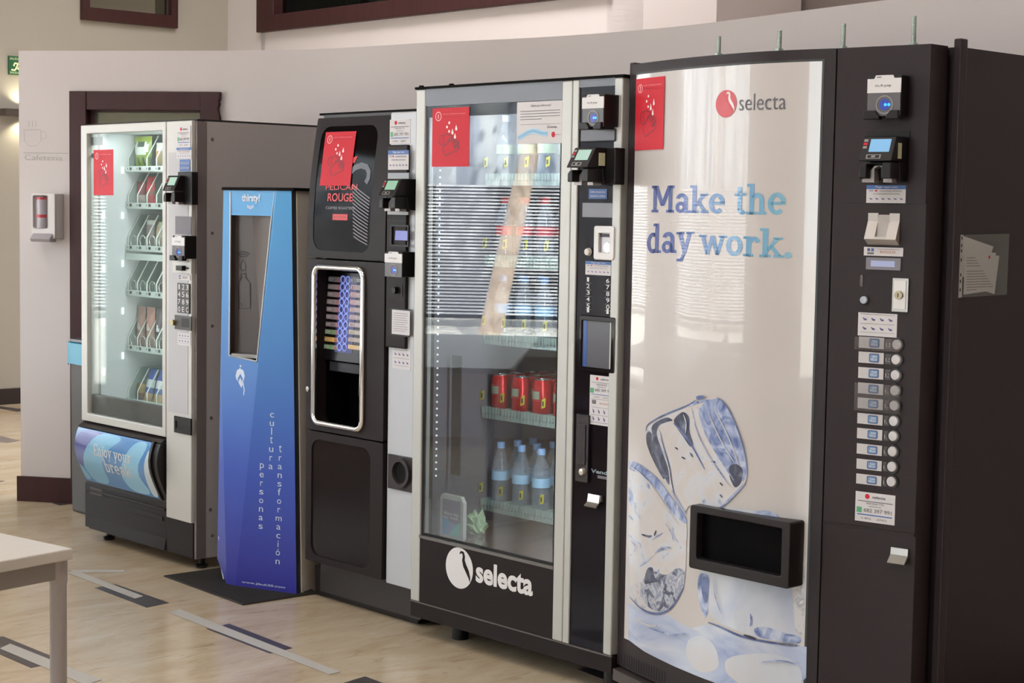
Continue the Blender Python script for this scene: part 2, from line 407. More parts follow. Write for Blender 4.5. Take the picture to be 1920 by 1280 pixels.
def wall_strip(mb, pts, z0, z1, th):
    n = len(pts); back = []
    for i in range(n):
        a = Vector(pts[max(i - 1, 0)]); c = Vector(pts[min(i + 1, n - 1)]); t = (c - a).normalized()
        back.append((pts[i][0] - t.y * th, pts[i][1] + t.x * th))
    vs = [(x, y, z0) for x, y in pts] + [(x, y, z1) for x, y in pts] + [(x, y, z0) for x, y in back] + [(x, y, z1) for x, y in back]
    fs = []
    for i in range(n - 1):
        fs += [(i, i + 1, n + i + 1, n + i), (2 * n + i + 1, 2 * n + i, 3 * n + i, 3 * n + i + 1), (n + i, n + i + 1, 3 * n + i + 1, 3 * n + i)]
    fs += [(0, n, 3 * n, 2 * n), (n - 1, 2 * n + n - 1, 3 * n + n - 1, n + n - 1)]
    return mb.add(vs, fs)
cw = MB()
wall_strip(cw, [FW.w(0, 0, 0)[:2], FW.w(dj0 + 0.02, 0, 0)[:2]], 0, ZW, 0.16)
wall_strip(cw, [FW.w(dj0 + 0.02, 0, 0)[:2], FW.w(dj1 - 0.02, 0, 0)[:2]], dtop - 0.02, ZW, 0.16)
wall_strip(cw, curve, 0, ZW, 0.16)
props(cw.build('wall_back', m_wall, smooth=30), kind='structure')
bt = FW(50, 893, -0.012)[1]
bw = MB(); bw.box(-0.015, dj0 - 0.002, -0.016, 0, 0, bt)
put(props(bw.build('baseboard_back', m_wood), kind='structure'), FW)
cb = MB(); wall_strip(cb, [(p[0] - 0.011, p[1] - 0.011) for p in curve[2:]], 0, bt, 0.006)
props(cb.build('baseboard_curved', m_wood), kind='structure')

# the door behind the snack machine
ji = FW(163, 400, -0.02)[0]; ht = FW(300, 207)[1]; jr0 = FW(380, 215)[0]
def ragged():
    x, z = FW(412, 172)
    prof = [(412, 172), (411, 187), (408.5, 190), (410.5, 194), (407.5, 203), (409, 212), (411, 219), (411, 260)]
    return [FW(px, py, -0.03) for px, py in prof]
rg = ragged()
d = MB()
d.prism([(dj0, 0), (ji, 0), (ji, dtop), (dj0, dtop)], -0.03, 0.12)
d.prism([(ji, ht), (jr0, ht), (jr0, dtop), (ji, dtop)], -0.026, 0.12)
d.prism([(jr0, 0), (rg[-1][0], 0)] + [(x, z) for x, z in rg[::-1]] + [(jr0, dtop)], -0.03, 0.0)
d = put(props(d.build('door_1', m_wood, bevel=0.003), kind='structure'), FW)
s0, s1, st = FW(172, 300, 0.03)[0], FW(378, 216, 0.03)[0], FW(300, 211, 0.03)[1]
MB().ring(rrect(ji, jr0, 0.0, ht), rrect(s0 + .02, s1 - .005, 0.1, st), 0.02, 0.06).build('door_frame', m_wood, d)
MB().box(s0, s1, 0.035, 0.042, 0.1, st).build('door_glass', glass('door_pane', 'b9bdae', 1.5, haze=0.06), d)

# outside: plaza, louvred fence, trees
props(MB().box(-60, XL - 0.3, -30, 45, -0.2, -0.05).build('plaza_ground', noise_col('plaza_paving', [(0.3, 'b7ada4'), (0.7, 'd2cac2')], nscale=14, rough=0.9)), kind='structure')
fe = thing('louvre_fence', 'white horizontal louvre fence across the sunny plaza outside the windows', 'fence', (-16.5, 6.5, 0))
m_louv = mat('louvre_white', 'e6e4ea', 0.5); m_post = mat('fence_post_grey', '9aa0ae', 0.5)
sl = MB()
for k in range(38):
    z = 0.11 + k * 0.0445
    sl.prism_z([(-0.02, -9), (0.02, -9), (0.02, 14), (-0.02, 14)], z, z + 0.024)
sl.build('slat_panel', m_louv, fe)
for yy in (-9, -5, -1, 3, 7.0, 11):
    MB().box(-0.09, -0.03, yy - 0.04, yy + 0.04, -0.05, 1.86).build('post', m_post, fe)
MB().box(-.16, -.12, -9, 14, 0.05, 1.76).build('gap_shade_sheet', mat('fence_shade', '17171e', 0.9, spec=.1), fe)  # dark sheet added to put shade into the gaps between slats
m_bark = noise_col('plane_bark', [(0.35, 'a58d7e'), (0.6, 'cdb5a4')], nscale=6, rough=0.9)
m_leaf = mat('pale_foliage', 'a3ada6', 0.7)
def tree(name, label, x, y, h, lean, seed, n, spread, rad=.21):
    t = thing(name, label, 'tree', (x, y, -0.05)); R = random.Random(seed)
    tb = MB(); path = [(lean * (k / 6) ** 1.1 * 0.15, lean * (k / 6), h * 0.62 * k / 6) for k in range(7)]
    tb.tube(path, [rad * (1 - 0.075 * k) for k in range(7)], 12)
    top = Vector(path[-1])
    for j in range(6):
        a = R.uniform(0, 6.28); e = top + Vector((math.cos(a) * spread * .6, math.sin(a) * spread * .6, R.uniform(.5, 1.6)))
        tb.tube([top - Vector((0, 0, R.uniform(0, .6))), (top + e) / 2 + Vector((0, 0, .2)), e], [0.09, 0.06, 0.03], 8)
    tb.build('trunk', m_bark, t, smooth=60)
    fo = MB()
    for j in range(n):
        a = R.uniform(0, 6.28); rr = spread * math.sqrt(R.random()); z = top.z + 0.5 + R.gauss(0, 0.8)
        c = top + Vector((math.cos(a) * rr, math.sin(a) * rr, z - top.z)); s = R.uniform(.04, .09)
        u = Vector((R.gauss(0, 1), R.gauss(0, 1), R.gauss(0, 1))).normalized(); v = u.orthogonal().normalized()
        fo.add([tuple(c + u * s), tuple(c + v * s * .6), tuple(c - u * s), tuple(c - v * s * .6)], [(0, 1, 2, 3)])
    fo.build('foliage', m_leaf, t)
tree('plane_tree', 'leaning pale plane tree in front of the white louvre fence', -13.6, 6.85, 8.0, -1.0, 3, 2600, 2.0, .135)

hd = MB(); R = random.Random(12)
for k in range(70):
    y = -9 + k * .42 + R.uniform(-.1, .1); h = R.uniform(4.6, 6.0); rr = R.uniform(.26, .46)
    hd.lathe([(rr * .5, 0), (rr, .5), (rr * 1.05, h * .45), (rr * .8, h * .8), (.03, h)], R.uniform(-.3, .3), y, 9)
m_hedge = noise_col('pale_cypress', [(.34, '747684'), (.46, 'b9bcc8'), (.58, 'e6e6ea')], scale=(1, 1, .16), nscale=2.6, detail=5, rough=0.9)
o = hd.build('cypress_hedge', m_hedge, smooth=60); o.location = (-18.6, 0, -.05); props(o, 'tall pale cypress hedge behind the louvre fence outside', 'hedge', kind='stuff')
# unseen ceiling lamps, added as fill light for the room and upper walls
def ceiling_fill_light(x, y, label, power):
    t = thing('ceiling_fill_light', label, 'ceiling light', (x, y, ZC), group='added ceiling fill lamps')
    MB().ring([(-.66, -.21), (.66, -.21), (.66, .21), (-.66, .21)], [(-.6, -.15), (.6, -.15), (.6, .15), (-.6, .15)], -0.06, 0).build('frame', m_frame_white, t).rotation_euler = (math.pi / 2, 0, 0)
    MB().box(-.6, .6, -.15, .15, -0.045, -0.04).build('diffuser', mat('fill_lamp_diffuser', 'fff3e2', 0.5, emit=3.0), t)
    ld = bpy.data.lights.new('lamp_light', 'AREA'); ld.shape = 'RECTANGLE'; ld.size = 1.2; ld.size_y = 0.3; ld.energy = power; ld.color = (1.0, 0.965, 0.95)
    lo = bpy.data.objects.new('lamp_light', ld); COL.objects.link(lo); lo.location = (0, 0, -0.06); lo.parent = t
CL = 'unseen rectangular ceiling lamp added as fill light'
for i, (x, y, pw) in enumerate([(-3.2, 0.5, 55), (0, 0.5, 55), (-3.4, 3.6, 55), (-0.6, 3.2, 55), (-3.2, 6.2, 25), (-3.9, 10.2, 22), (-0.2, 9.9, 110), (2.4, 7.2, 55), (-1.7, 11.4, 50)]):
    ceiling_fill_light(x, y, CL, pw)

# things fixed to the corridor wall
x0, x1, z0, z1 = FK.box((15, 104.5), (38, 141))
xs = x0 + (z1 - z0) * 1.0
t = put(thing('exit_sign', 'green emergency exit sign on the beige corridor wall', 'sign'), FK)
g = MB().box(x0, xs, -0.012, 0, z0, z1, 0); W, H = xs - x0, z1 - z0
P = lambda a, c: (x0 + a * W, z0 + c * H)
g.text('SALIDA', x0 + .06 * W, x0 + .62 * W, z1 - .2 * H, z1 - .08 * H, -0.0135, 1); g.text('SALIDA', x0 + .06 * W, x0 + .62 * W, z0 + .06 * H, z0 + .16 * H, -0.0135, 1)
g.flat([P(*q) for q in ellipse(.62, .72, .07, .07, 14)], -0.0135, 1)
for pts in ([(.55, .63), (.42, .36), (.60, .30)], [(.55, .60), (.34, .62), (.28, .46)], [(.55, .60), (.74, .52), (.84, .60)], [(.44, .38), (.34, .24), (.14, .26)], [(.50, .38), (.66, .34), (.64, .18)]):
    g.stroke([P(*q) for q in pts], .1 * W, -0.0135, 1)
g.build('panel', [mat('exit_green', '1d5a38', 0.4, emit=0.12), mat('exit_pale', 'd7e0b4', 0.5, emit=0.3)], t)
x0, x1, z0, z1 = FK.box((4, 203), (40, 218), -0.06)
t = put(thing('wall_lamp', 'brown box wall lamp glowing up and down the corridor wall', 'wall lamp'), FK)
MB().box(x0, x0 + .32, -0.11, -0.015, z0, z1).build('housing', mat('lamp_brown', '4a403a', 0.4), t, bevel=0.003)
MB().box(x0 + .06, x0 + .26, -0.015, 0, z0 + .01, z1 - .01).build('bracket', mat('lamp_brown', '4a403a'), t)
for s in (1, -1):
    ld = bpy.data.lights.new('lamp_light', 'SPOT'); ld.energy = 9; ld.spot_size = math.radians(125); ld.spot_blend = 0.7; ld.color = (1.0, 0.90, 0.62); ld.shadow_soft_size = 0.02
    lo = bpy.data.objects.new('lamp_light', ld); COL.objects.link(lo); lo.parent = t
    lo.location = (x0 + .16, -0.06, (z1 + 0.005) if s > 0 else (z0 - 0.005)); lo.rotation_euler = (math.pi if s > 0 else 0, 0, 0)

# the curved wall's dotted cup sign and the soap dispenser
t = put(thing('cafeteria_sign', 'faint dotted cup with the word Cafeteria on the white wall', 'wall sign'), FW)
g = MB(); dots = []
for px in (54.5, 61, 67.5):
    for k in range(5): dots.append((px, 227 + k * 2.4))
for k in range(14): dots.append((45 + k * 2.4, 243.5))
for k in range(9): dots.append((45.3 + k * .1, 246 + k * 2.4)); dots.append((76.5 + k * .1, 246 + k * 2.4))
for q in ((48.5, 267), (51.5, 270), (54.5, 273), (57, 273.6), (60, 273.8), (63, 273.8), (66, 273.6), (69, 273), (72, 270), (74.5, 267), (79, 246.5), (82, 246.7), (85, 247.5), (87, 250), (87, 253), (87, 256), (85, 259.3), (82, 259.8), (79, 260)): dots.append(q)
for q in dots:
    u, z = FW(*q); g.flat(ellipse(u, z, .0022, .0022, 6), -0.0012)
ua, za = FW(44, 286.5); ub, zb = FW(129, 286.5); g.rect(ua, ub, za - .0012, za + .0012, -0.0012)
ua, za = FW(47, 300); ub, zb = FW(117, 290.5); g.text('Cafeteria', ua, ub, za, zb, -0.0012, 0, bold=-0.015)
g.build('dot_print', mat('print_grey', '9c9491', 0.7), t)
x0, x1, z0, z1 = FW.box((59, 362), (103, 452), -0.10)
t = put(thing('soap_dispenser', 'white wall soap dispenser with a clear window below the dotted cup sign', 'soap dispenser'), FW)
mw = mat('dispenser_white', 'd3cdcb', 0.35)
W = x1 - x0
wx0, wx1, wz0, wz1 = FW.box((61.5, 366), (89.5, 428), -0.1)
sb = MB().ring(rrect(x0, x1, z0 + .01, z1, .008), rrect(wx0, wx1, wz0, wz1, .008), -0.10, -0.075).box(x0, x1, -0.075, 0, z0 + .01, z1).build('body', mw, t, bevel=0.004)
MB().lathe([(.001, wz0), (.024, wz0), (.024, wz0 + (wz1 - wz0) * .32), (.024, wz0 + (wz1 - wz0) * .42), (.024, wz1 - .02), (.024, wz1 - .008), (.001, wz1)], (wx0 + wx1) / 2, -0.084, 16, mats=[0, 0, 1, 0, 1, 0]).build('soap_bottle', [mat('soap_bottle_clear', 'a79fa6', 0.2), mat('soap_band_red', 'b8404c', 0.4)], t, smooth=50)
lx0, lx1, lz0, lz1 = FW.box((54, 437), (97, 454), -0.12)
MB().prism_x([(-0.10, lz1), (-0.135, lz0 + .015), (-0.12, lz0), (-0.06, lz0), (-0.06, lz1)], lx0 + .01, lx1 - .004).build('push_lever', mat('lever_grey', 'a69fa3', 0.3), t, bevel=0.004)
# ================================================================== SHARED FITTINGS OF THE MACHINES
m_black = mat('black_plastic', '161213', 0.4, spec=0.3)
m_cap = mat('cap_black', '0e0c0c', 0.7, spec=0.08)
m_black_gloss = mat('black_gloss', '0d0a0d', 0.06, 0, 0.25)
m_char = noise_col('charcoal_powder_coat', [(0.4, '231c1c'), (0.6, '261f1f')], nscale=300, rough=0.45, spec=0.15)
m_alu = mat('brushed_aluminium', 'b9b9b4', 0.42, 0.25)
m_alu2 = mat('satin_silver', 'c4c2bd', 0.4, 0.15)
m_chrome = mat('chrome', 'e8e8e8', 0.08, 1.0)
m_steel = mat('stainless_steel', 'b0ada8', 0.28, 0.9)
m_white = mat('white_print', 'd9d7d8', 0.45)
m_paper = mat('white_paper', 'cfcbcd', 0.6)
m_red = mat('notice_red', 'c82a38', 0.5, spec=0.2)
m_pink = mat('notice_pink', 'f0a8aa', 0.5)
m_rline = mat('notice_line', '7a2430', 0.5)
m_gtext = mat('grey_lettering', '6f6a70', 0.6)
m_dtext = mat('dark_lettering', '45414a', 0.6)
m_blue = mat('sticker_blue', '3f66a6', 0.45)
m_green = mat('sticker_green', '57a374', 0.5)
m_icon = mat('icon_blue', '5a5a88', 0.6)
m_orange = mat('sticker_orange', 'b58468', 0.6)
m_lens = mat('reader_blue_light', '1f5cff', 0.2, emit=3.0)
m_lens2 = mat('reader_bright_light', '2f8cff', 0.2, emit=2.6)
m_reader = mat('reader_grey', '5d5b5e', 0.4)
m_ring = mat('reader_ring', '8b8684', 0.3)
STK = [m_paper, m_red, m_gtext, m_blue, m_green, m_icon, m_orange, m_dtext, m_white]

def swan_logo(g, cx, cz, rx, rz, y, disc, swan, cut=True):
    """a filled disc with a curved swan's neck drawn across it"""
    g.flat(ellipse(cx, cz, rx, rz, 36), y, disc)
    if not cut: return
    P = lambda a, c: (cx + a * rx, cz + c * rz)
    spine = [(.02, .70), (.12, .80), (.27, .78), (.33, .62), (.30, .42), (.40, .18), (.60, -.08), (.74, -.34), (.80, -.58)]
    wid = [.05, .12, .16, .17, .20, .25, .24, .15, .02]
    L, Rr = [], []
    for i, (a, c) in enumerate(spine):
        p = spine[max(i - 1, 0)]; q = spine[min(i + 1, len(spine) - 1)]
        dx, dz = q[0] - p[0], q[1] - p[1]; d = math.hypot(dx, dz)
        nx, nz = -dz / d * wid[i] / 2, dx / d * wid[i] / 2
        L.append(P(a + nx, c + nz)); Rr.append(P(a - nx, c - nz))
    for i in range(len(spine) - 1):
        g.flat([L[i], L[i + 1], Rr[i + 1], Rr[i]], y - 0.0004, swan)

def hand_icon(g, P, a, c, s, y, m):
    """a small pictogram of a pointing hand"""
    g.flat([P(a + s * q, c + s * r) for q, r in ((-.5, .45), (-.3, .55), (.05, .2), (.4, .1), (.55, -.25), (.3, -.6), (-.15, -.5), (-.3, -.1))], y, m)

def sticker(F, T, a, c, kind, y=-0.0015, name='label_sticker', slope=0.0, label=None):
    x0, x1, z0, z1 = F.box(a, c, y)
    g = MB(); W, H = x1 - x0, z1 - z0
    P = lambda p, q: (x0 + p * W, z0 + q * H)
    g.box(x0, x1, y, y + 0.001, z0, z1, 3 if kind == 'blue' else 0)
    t = y - 0.0006
    def tx(s, p0, p1, q0, q1, m): g.text(s, x0 + p0 * W, x0 + p1 * W, z0 + q0 * H, z0 + q1 * H, t, m, bold=0.01)
    def ln(q, m=2, h=.012): g.rect(x0 + .06 * W, x0 + .94 * W, z0 + (q - h) * H, z0 + (q + h) * H, t, m)
    def icons(q, n=4, s=.1, off=.14, step=.235):
        for k in range(n): hand_icon(g, P2, off + step * k, q, s, t, 5)
    P2 = lambda p, q: (x0 + p * W, z0 + q * H)
    def brand(q0, q1, cx=.3):
        r = (q1 - q0) / 2 * H; g.flat(ellipse(x0 + cx * W, z0 + (q0 + q1) / 2 * H, r * 1.0, r * 1.0, 18), t, 1)
        tx('selecta', cx + .13, .76, q0 + .2 * (q1 - q0), q0 + .75 * (q1 - q0), 7)
    if kind == 'selecta':
        brand(.78, .95); ln(.70); tx('900 024 772', .28, .72, .60, .66, 2); tx('selecta.es', .34, .66, .52, .56, 2)
        g.rect(x0 + .04 * W, x0 + .17 * W, z0 + .30 * H, z0 + .49 * H, t, 4); tx('682 397 991', .22, .92, .33, .46, 2); ln(.24, 3, .018)
        tx('N. MAQ.', .16, .42, .08, .15, 2); tx('207413', .55, .80, .08, .15, 2)
    elif kind == 'icons':
        ln(.94, 2, .008); ln(.53, 2, .008); ln(.16, 2, .006)
        for q in (.73, .33):
            for k in range(4): hand_icon(g, P2, .17 + .22 * k, q, .11, t, 5)
    elif kind == 'pay':
        g.rect(x0, x1, z0 + .78 * H, z1, t, 3); g.text('Paga aquí con:', x0 + .24 * W, x0 + .8 * W, z0 + .82 * H, z0 + .96 * H, t - .0004, 8)
        tx('VISA', .06, .18, .64, .74, 3); g.flat(ellipse(x0 + .25 * W, z0 + .69 * H, .035 * W, .05 * H, 12), t, 1); tx('contactless', .35, .9, .64, .74, 2); tx('funcionamiento del terminal', .18, .85, .48, .56, 2)
        for k in range(6): hand_icon(g, P2, .12 + .155 * k, .24, .085, t, 5)
    elif kind == 'blue':
        g.text('Información', x0 + .1 * W, x0 + .9 * W, z0 + .60 * H, z0 + .82 * H, t, 8); g.text('atención al cliente', x0 + .1 * W, x0 + .9 * W, z0 + .2 * H, z0 + .42 * H, t, 8)
    elif kind == 'social':
        g.rect(x0 + .09 * W, x0 + .16 * W, z0 + .5 * H, z0 + .85 * H, t, 5); g.rect(x0 + .19 * W, x0 + .26 * W, z0 + .5 * H, z0 + .85 * H, t, 3)
        g.rect(x0 + .09 * W, x0 + .26 * W, z0 + .15 * H, z0 + .38 * H, t, 2); ln2 = g.rect(x0 + .36 * W, x0 + .92 * W, z0 + .76 * H, z0 + .80 * H, t, 2)
        tx('BUGGLER', .42, .82, .32, .62, 6)
    elif kind == 'long':
        brand(.90, .97); ln(.86, 2, .004); tx('900 024 772', .28, .70, .80, .835, 2); tx('selecta.es', .32, .66, .765, .785, 2)
        g.rect(x0 + .02 * W, x0 + .17 * W, z0 + .64 * H, z0 + .74 * H, t, 4); tx('682 397 991', .22, .90, .68, .735, 2); ln(.615, 3, .006)
        tx('N. MAQ.', .16, .42, .55, .575, 2); tx('207413', .55, .80, .55, .575, 2)
        g.rect(x0 + .10 * W, x0 + .27 * W, z0 + .42 * H, z0 + .50 * H, t, 2); ln(.52, 2, .003); tx('BUGGLER', .42, .82, .425, .46, 6); ln(.355, 2, .003); ln(.20, 2, .003); ln(.05, 5, .004)
        for q in (.28, .13):
            for k in range(4): hand_icon(g, P2, .17 + .22 * k, q, .075, t, 5)
    elif kind == 'plain':
        for k in range(9): g.rect(x0 + .1 * W, x0 + (.88 - .12 * (k % 3 == 2)) * W, z0 + (.86 - .09 * k) * H, z0 + (.875 - .09 * k) * H, t, 2)
    return g.build(name, STK, T, label=label)

def contactless_reader(F, T, a, c, prot=0.07, label=None, clip=True):
    """a's and c's pixel corners are those of the reader's own front"""
    x0, x1, z0, z1 = F.box(a, c, -prot); W, H = x1 - x0, z1 - z0; y = -prot
    P = lambda p, q: (x0 + p * W, z0 + q * H)
    b = MB().box(x0, x1, y, 0, z0 + .08 * H, z1, 0).build('card_reader', m_black, T, bevel=0.003, label=label)
    g = MB().box(x0 + .01 * W, x1 - .01 * W, y - .002, y, z0 + .08 * H, z0 + .60 * H, 0)
    g.build('reader_plate', m_reader, b)
    g = MB().prism([P(0.0, .60), P(1, .60), P(1, .93), P(.80, .93), P(.76, 1.0), P(.25, 1.0), P(.2, .92), P(0, .92)], y - .003, y, 0)
    g.text('m,4-pay', *(P(.24, 0)[0], P(.72, 0)[0], P(0, .72)[1], P(0, .80)[1]), y - .0036, 1); g.rect(P(.28, 0)[0], P(.42, 0)[0], P(0, .945)[1], P(0, .965)[1], y - .0036, 1)
    g.build('name_plate', [m_white, m_dtext], b)
    cx, cz = P(.53, .33); r = min(.33 * W, .215 * H)
    MB().ring(ellipse(cx, cz, r, r, 28), ellipse(cx, cz, r * .86, r * .86, 28), y - .0035, y).build('light_ring', m_ring, b)
    g = MB(); g.flat(ellipse(cx, cz, r * .62, r * .62, 20), y - .0026, 0); g.flat(ellipse(cx + r * .1, cz, r * .17, r * .17, 12), y - .003, 1); g.flat(ellipse(cx + r * .5, cz, r * .17, r * .17, 12), y - .003, 1)
    g.build('sensor_light', [mat('reader_halo', '2c3f9c', 0.3, emit=0.2), m_lens2], b)
    if clip:
        MB().prism([P(-.06, .0), P(.42, .0), P(.42, .06), P(.28, .2), P(-.06, .2)], y - .012, y + .01).prism([P(.62, .0), P(.98, .0), P(.98, .2), P(.74, .2), P(.62, .06)], y - .012, y + .01).build('clip', m_black, b, bevel=0.002)
    return b

def chip_terminal(F, T, a, c, prot=0.10, screen='8fb6a4', green=False, label=None, flat=False):
    """a card terminal: screen head above, card slot with two jaws below"""
    x0, x1, z0, z1 = F.box(a, c, -prot * .7); W, H = x1 - x0, z1 - z0; y0 = -prot
    zm = z0 + .46 * H
    body = MB().prism_x([(y0, zm), (0, zm), (0, z1), (y0 * .72, z1)], x0, x1).prism_x([(y0 * .42, z0 + .03 * H), (0, z0 + .03 * H), (0, zm), (y0 * .5, zm)], x0 + .06 * W, x1)
    b = body.build('card_terminal', m_black, T, bevel=0.003, label=label)
    # sloping screen face
    n = Vector((y0 * .72 - y0, z1 - zm))
    L = n.length; ty, tz = n.x / L, n.y / L
    def S(p, q, off): return (x0 + p * W, y0 + ty * q * L - tz * off, zm + tz * q * L + ty * off)
    g = MB(); g.add([S(.26, .36, .0012), S(.88, .36, .0012), S(.88, .88, .0012), S(.26, .88, .0012)], [(0, 1, 2, 3)], 0)
    g.build('screen', mat('lcd_' + screen, screen, 0.2, emit=0.25), b)
    g = MB()
    g.add([S(.22, .08, .001), S(.66, .08, .001), S(.66, .26, .001), S(.22, .26, .001)], [(0, 1, 2, 3)], 0); g.add([S(.26, .11, .0016), S(.62, .11, .0016), S(.62, .23, .0016), S(.26, .23, .0016)], [(0, 1, 2, 3)], 1)
    g.add([S(.38, .13, .002), S(.50, .13, .002), S(.50, .21, .002), S(.38, .21, .002)], [(0, 1, 2, 3)], 0)
    for k in range(3): g.add([S(.06, .5 + .14 * k, .001), S(.18, .5 + .14 * k, .001), S(.18, .6 + .14 * k, .001), S(.06, .6 + .14 * k, .001)], [(0, 1, 2, 3)], (0, 2, 0)[k])
    g.build('button_row', [m_ring, m_black, m_red], b)
    j = MB(); j.prism([(x0, z0 + .08 * H), (x0 + .24 * W, z0 + .08 * H), (x0 + .24 * W, zm - .05 * H), (x0 + .1 * W, zm - .08 * H), (x0, zm - .16 * H)], y0 * .95, y0 * .4)
    j.prism([(x0 + .68 * W, z0 + .08 * H), (x0 + .98 * W, z0 + .08 * H), (x0 + .98 * W, zm - .02 * H), (x0 + .74 * W, zm - .02 * H), (x0 + .68 * W, zm - .12 * H)], y0 * .95, y0 * .4)
    j.build('slot_jaw', m_black, b, bevel=0.003)
    MB().prism([(x0 - .01 * W, z0), (x0 + .36 * W, z0), (x0 + .36 * W, z0 + .3 * H), (x0 + .5 * W, z0 + .36 * H), (x0 + .64 * W, z0 + .3 * H), (x0 + .64 * W, z0), (x0 + .9 * W, z0), (x0 + .9 * W, z0 + .05 * H), (x0 + .66 * W, zm - .1 * H), (x0 + .36 * W, zm - .1 * H), (x0 - .01 * W, z0 + .05 * H)][::1], y0 * .72, y0 * .44).build('card_slot', mat('slot_silver', '9b9392', 0.35, 0.3), b)
    if green: MB().box(x1, x1 + .0015, y0 * .62, y0 * .42, z0 + .52 * H, z0 + .86 * H).build('side_tag', [mat('tag_pale', 'c5c9a4', 0.5)], b)
    return b

def notice_art(g, x0, x1, z0, z1, y):
    """red sheet, circled exclamation mark, falling drops, two hands being rubbed"""
    W, H = x1 - x0, z1 - z0; P = lambda p, q: (x0 + p * W, z0 + q * H); t = y - .0008
    g.box(x0, x1, y, y + .0008, z0, z1, 0)
    g.ring(ellipse(*P(.17, .86), .085 * W, .085 * W, 24), ellipse(*P(.17, .86), .066 * W, .066 * W, 24), t, t + .0003, 1)
    g.rect(*[P(.155, 0)[0], P(.185, 0)[0], P(0, .855)[1], P(0, .895)[1]], t, 1); g.flat(ellipse(*P(.17, .838), .018 * W, .018 * W, 8), t, 1)
    g.text('¡ANTES Y DESPUÉS DE MANEJAR!', P(.29, 0)[0], P(.90, 0)[0], P(0, .885)[1], P(0, .905)[1], t, 1)
    g.text('ALIMENTOS, LÁVATE LAS MANOS', P(.29, 0)[0], P(.80, 0)[0], P(0, .84)[1], P(0, .858)[1], t, 2)
    for p, q in ((.47, .745), (.41, .675), (.47, .60)): g.flat(ellipse(*P(p, q), .026 * W, .026 * W, 10), t, 3)
    for p, q in ((.66, .65), (.56, .585), (.63, .51)):
        g.flat([P(p, q + .06), P(p - .022, q + .01), P(p - .03, q - .015), P(p - .018, q - .035), P(p, q - .04), P(p + .018, q - .035), P(p + .03, q - .015), P(p + .022, q + .01)], t, 3)
    for line in ([(.56, .515), (.40, .555), (.32, .53), (.31, .46), (.31, .42), (.36, .365)], [(.31, .535), (.24, .535), (.20, .48), (.19, .40), (.31, .355)],
                 [(.31, .34), (.30, .27), (.36, .185), (.47, .21), (.55, .24), (.66, .265), (.74, .30), (.72, .325)], [(.37, .365), (.42, .42), (.50, .445), (.56, .47), (.59, .455), (.57, .43)],
                 [(.45, .46), (.43, .435), (.49, .475), (.55, .495), (.58, .47)], [(.53, .41), (.64, .475), (.68, .46), (.56, .375)], [(.56, .385), (.72, .445), (.74, .42), (.60, .345)], [(.60, .345), (.75, .40), (.75, .37), (.60, .315)], [(.62, .315), (.73, .345), (.75, .31)], [(.31, .34), (.32, .355), (.37, .365)]):
        g.stroke([P(*q) for q in line], .018 * W, t, 2)
NOTICE = [m_red, m_pink, m_rline, mat('notice_drop', 'eedfe0', 0.5)]
def notice(F, a, c, label, y=-0.002, warp=None, cuts=None):
    t = thing('hygiene_notice', label, 'notice', group='red hand washing notices'); put(t, F)
    x0, x1, z0, z1 = F.box(a, c, y)
    g = MB(); notice_art(g, x0, x1, z0, z1, y)
    g.build('sheet', NOTICE, t, cuts=cuts, warp=warp)
    return t

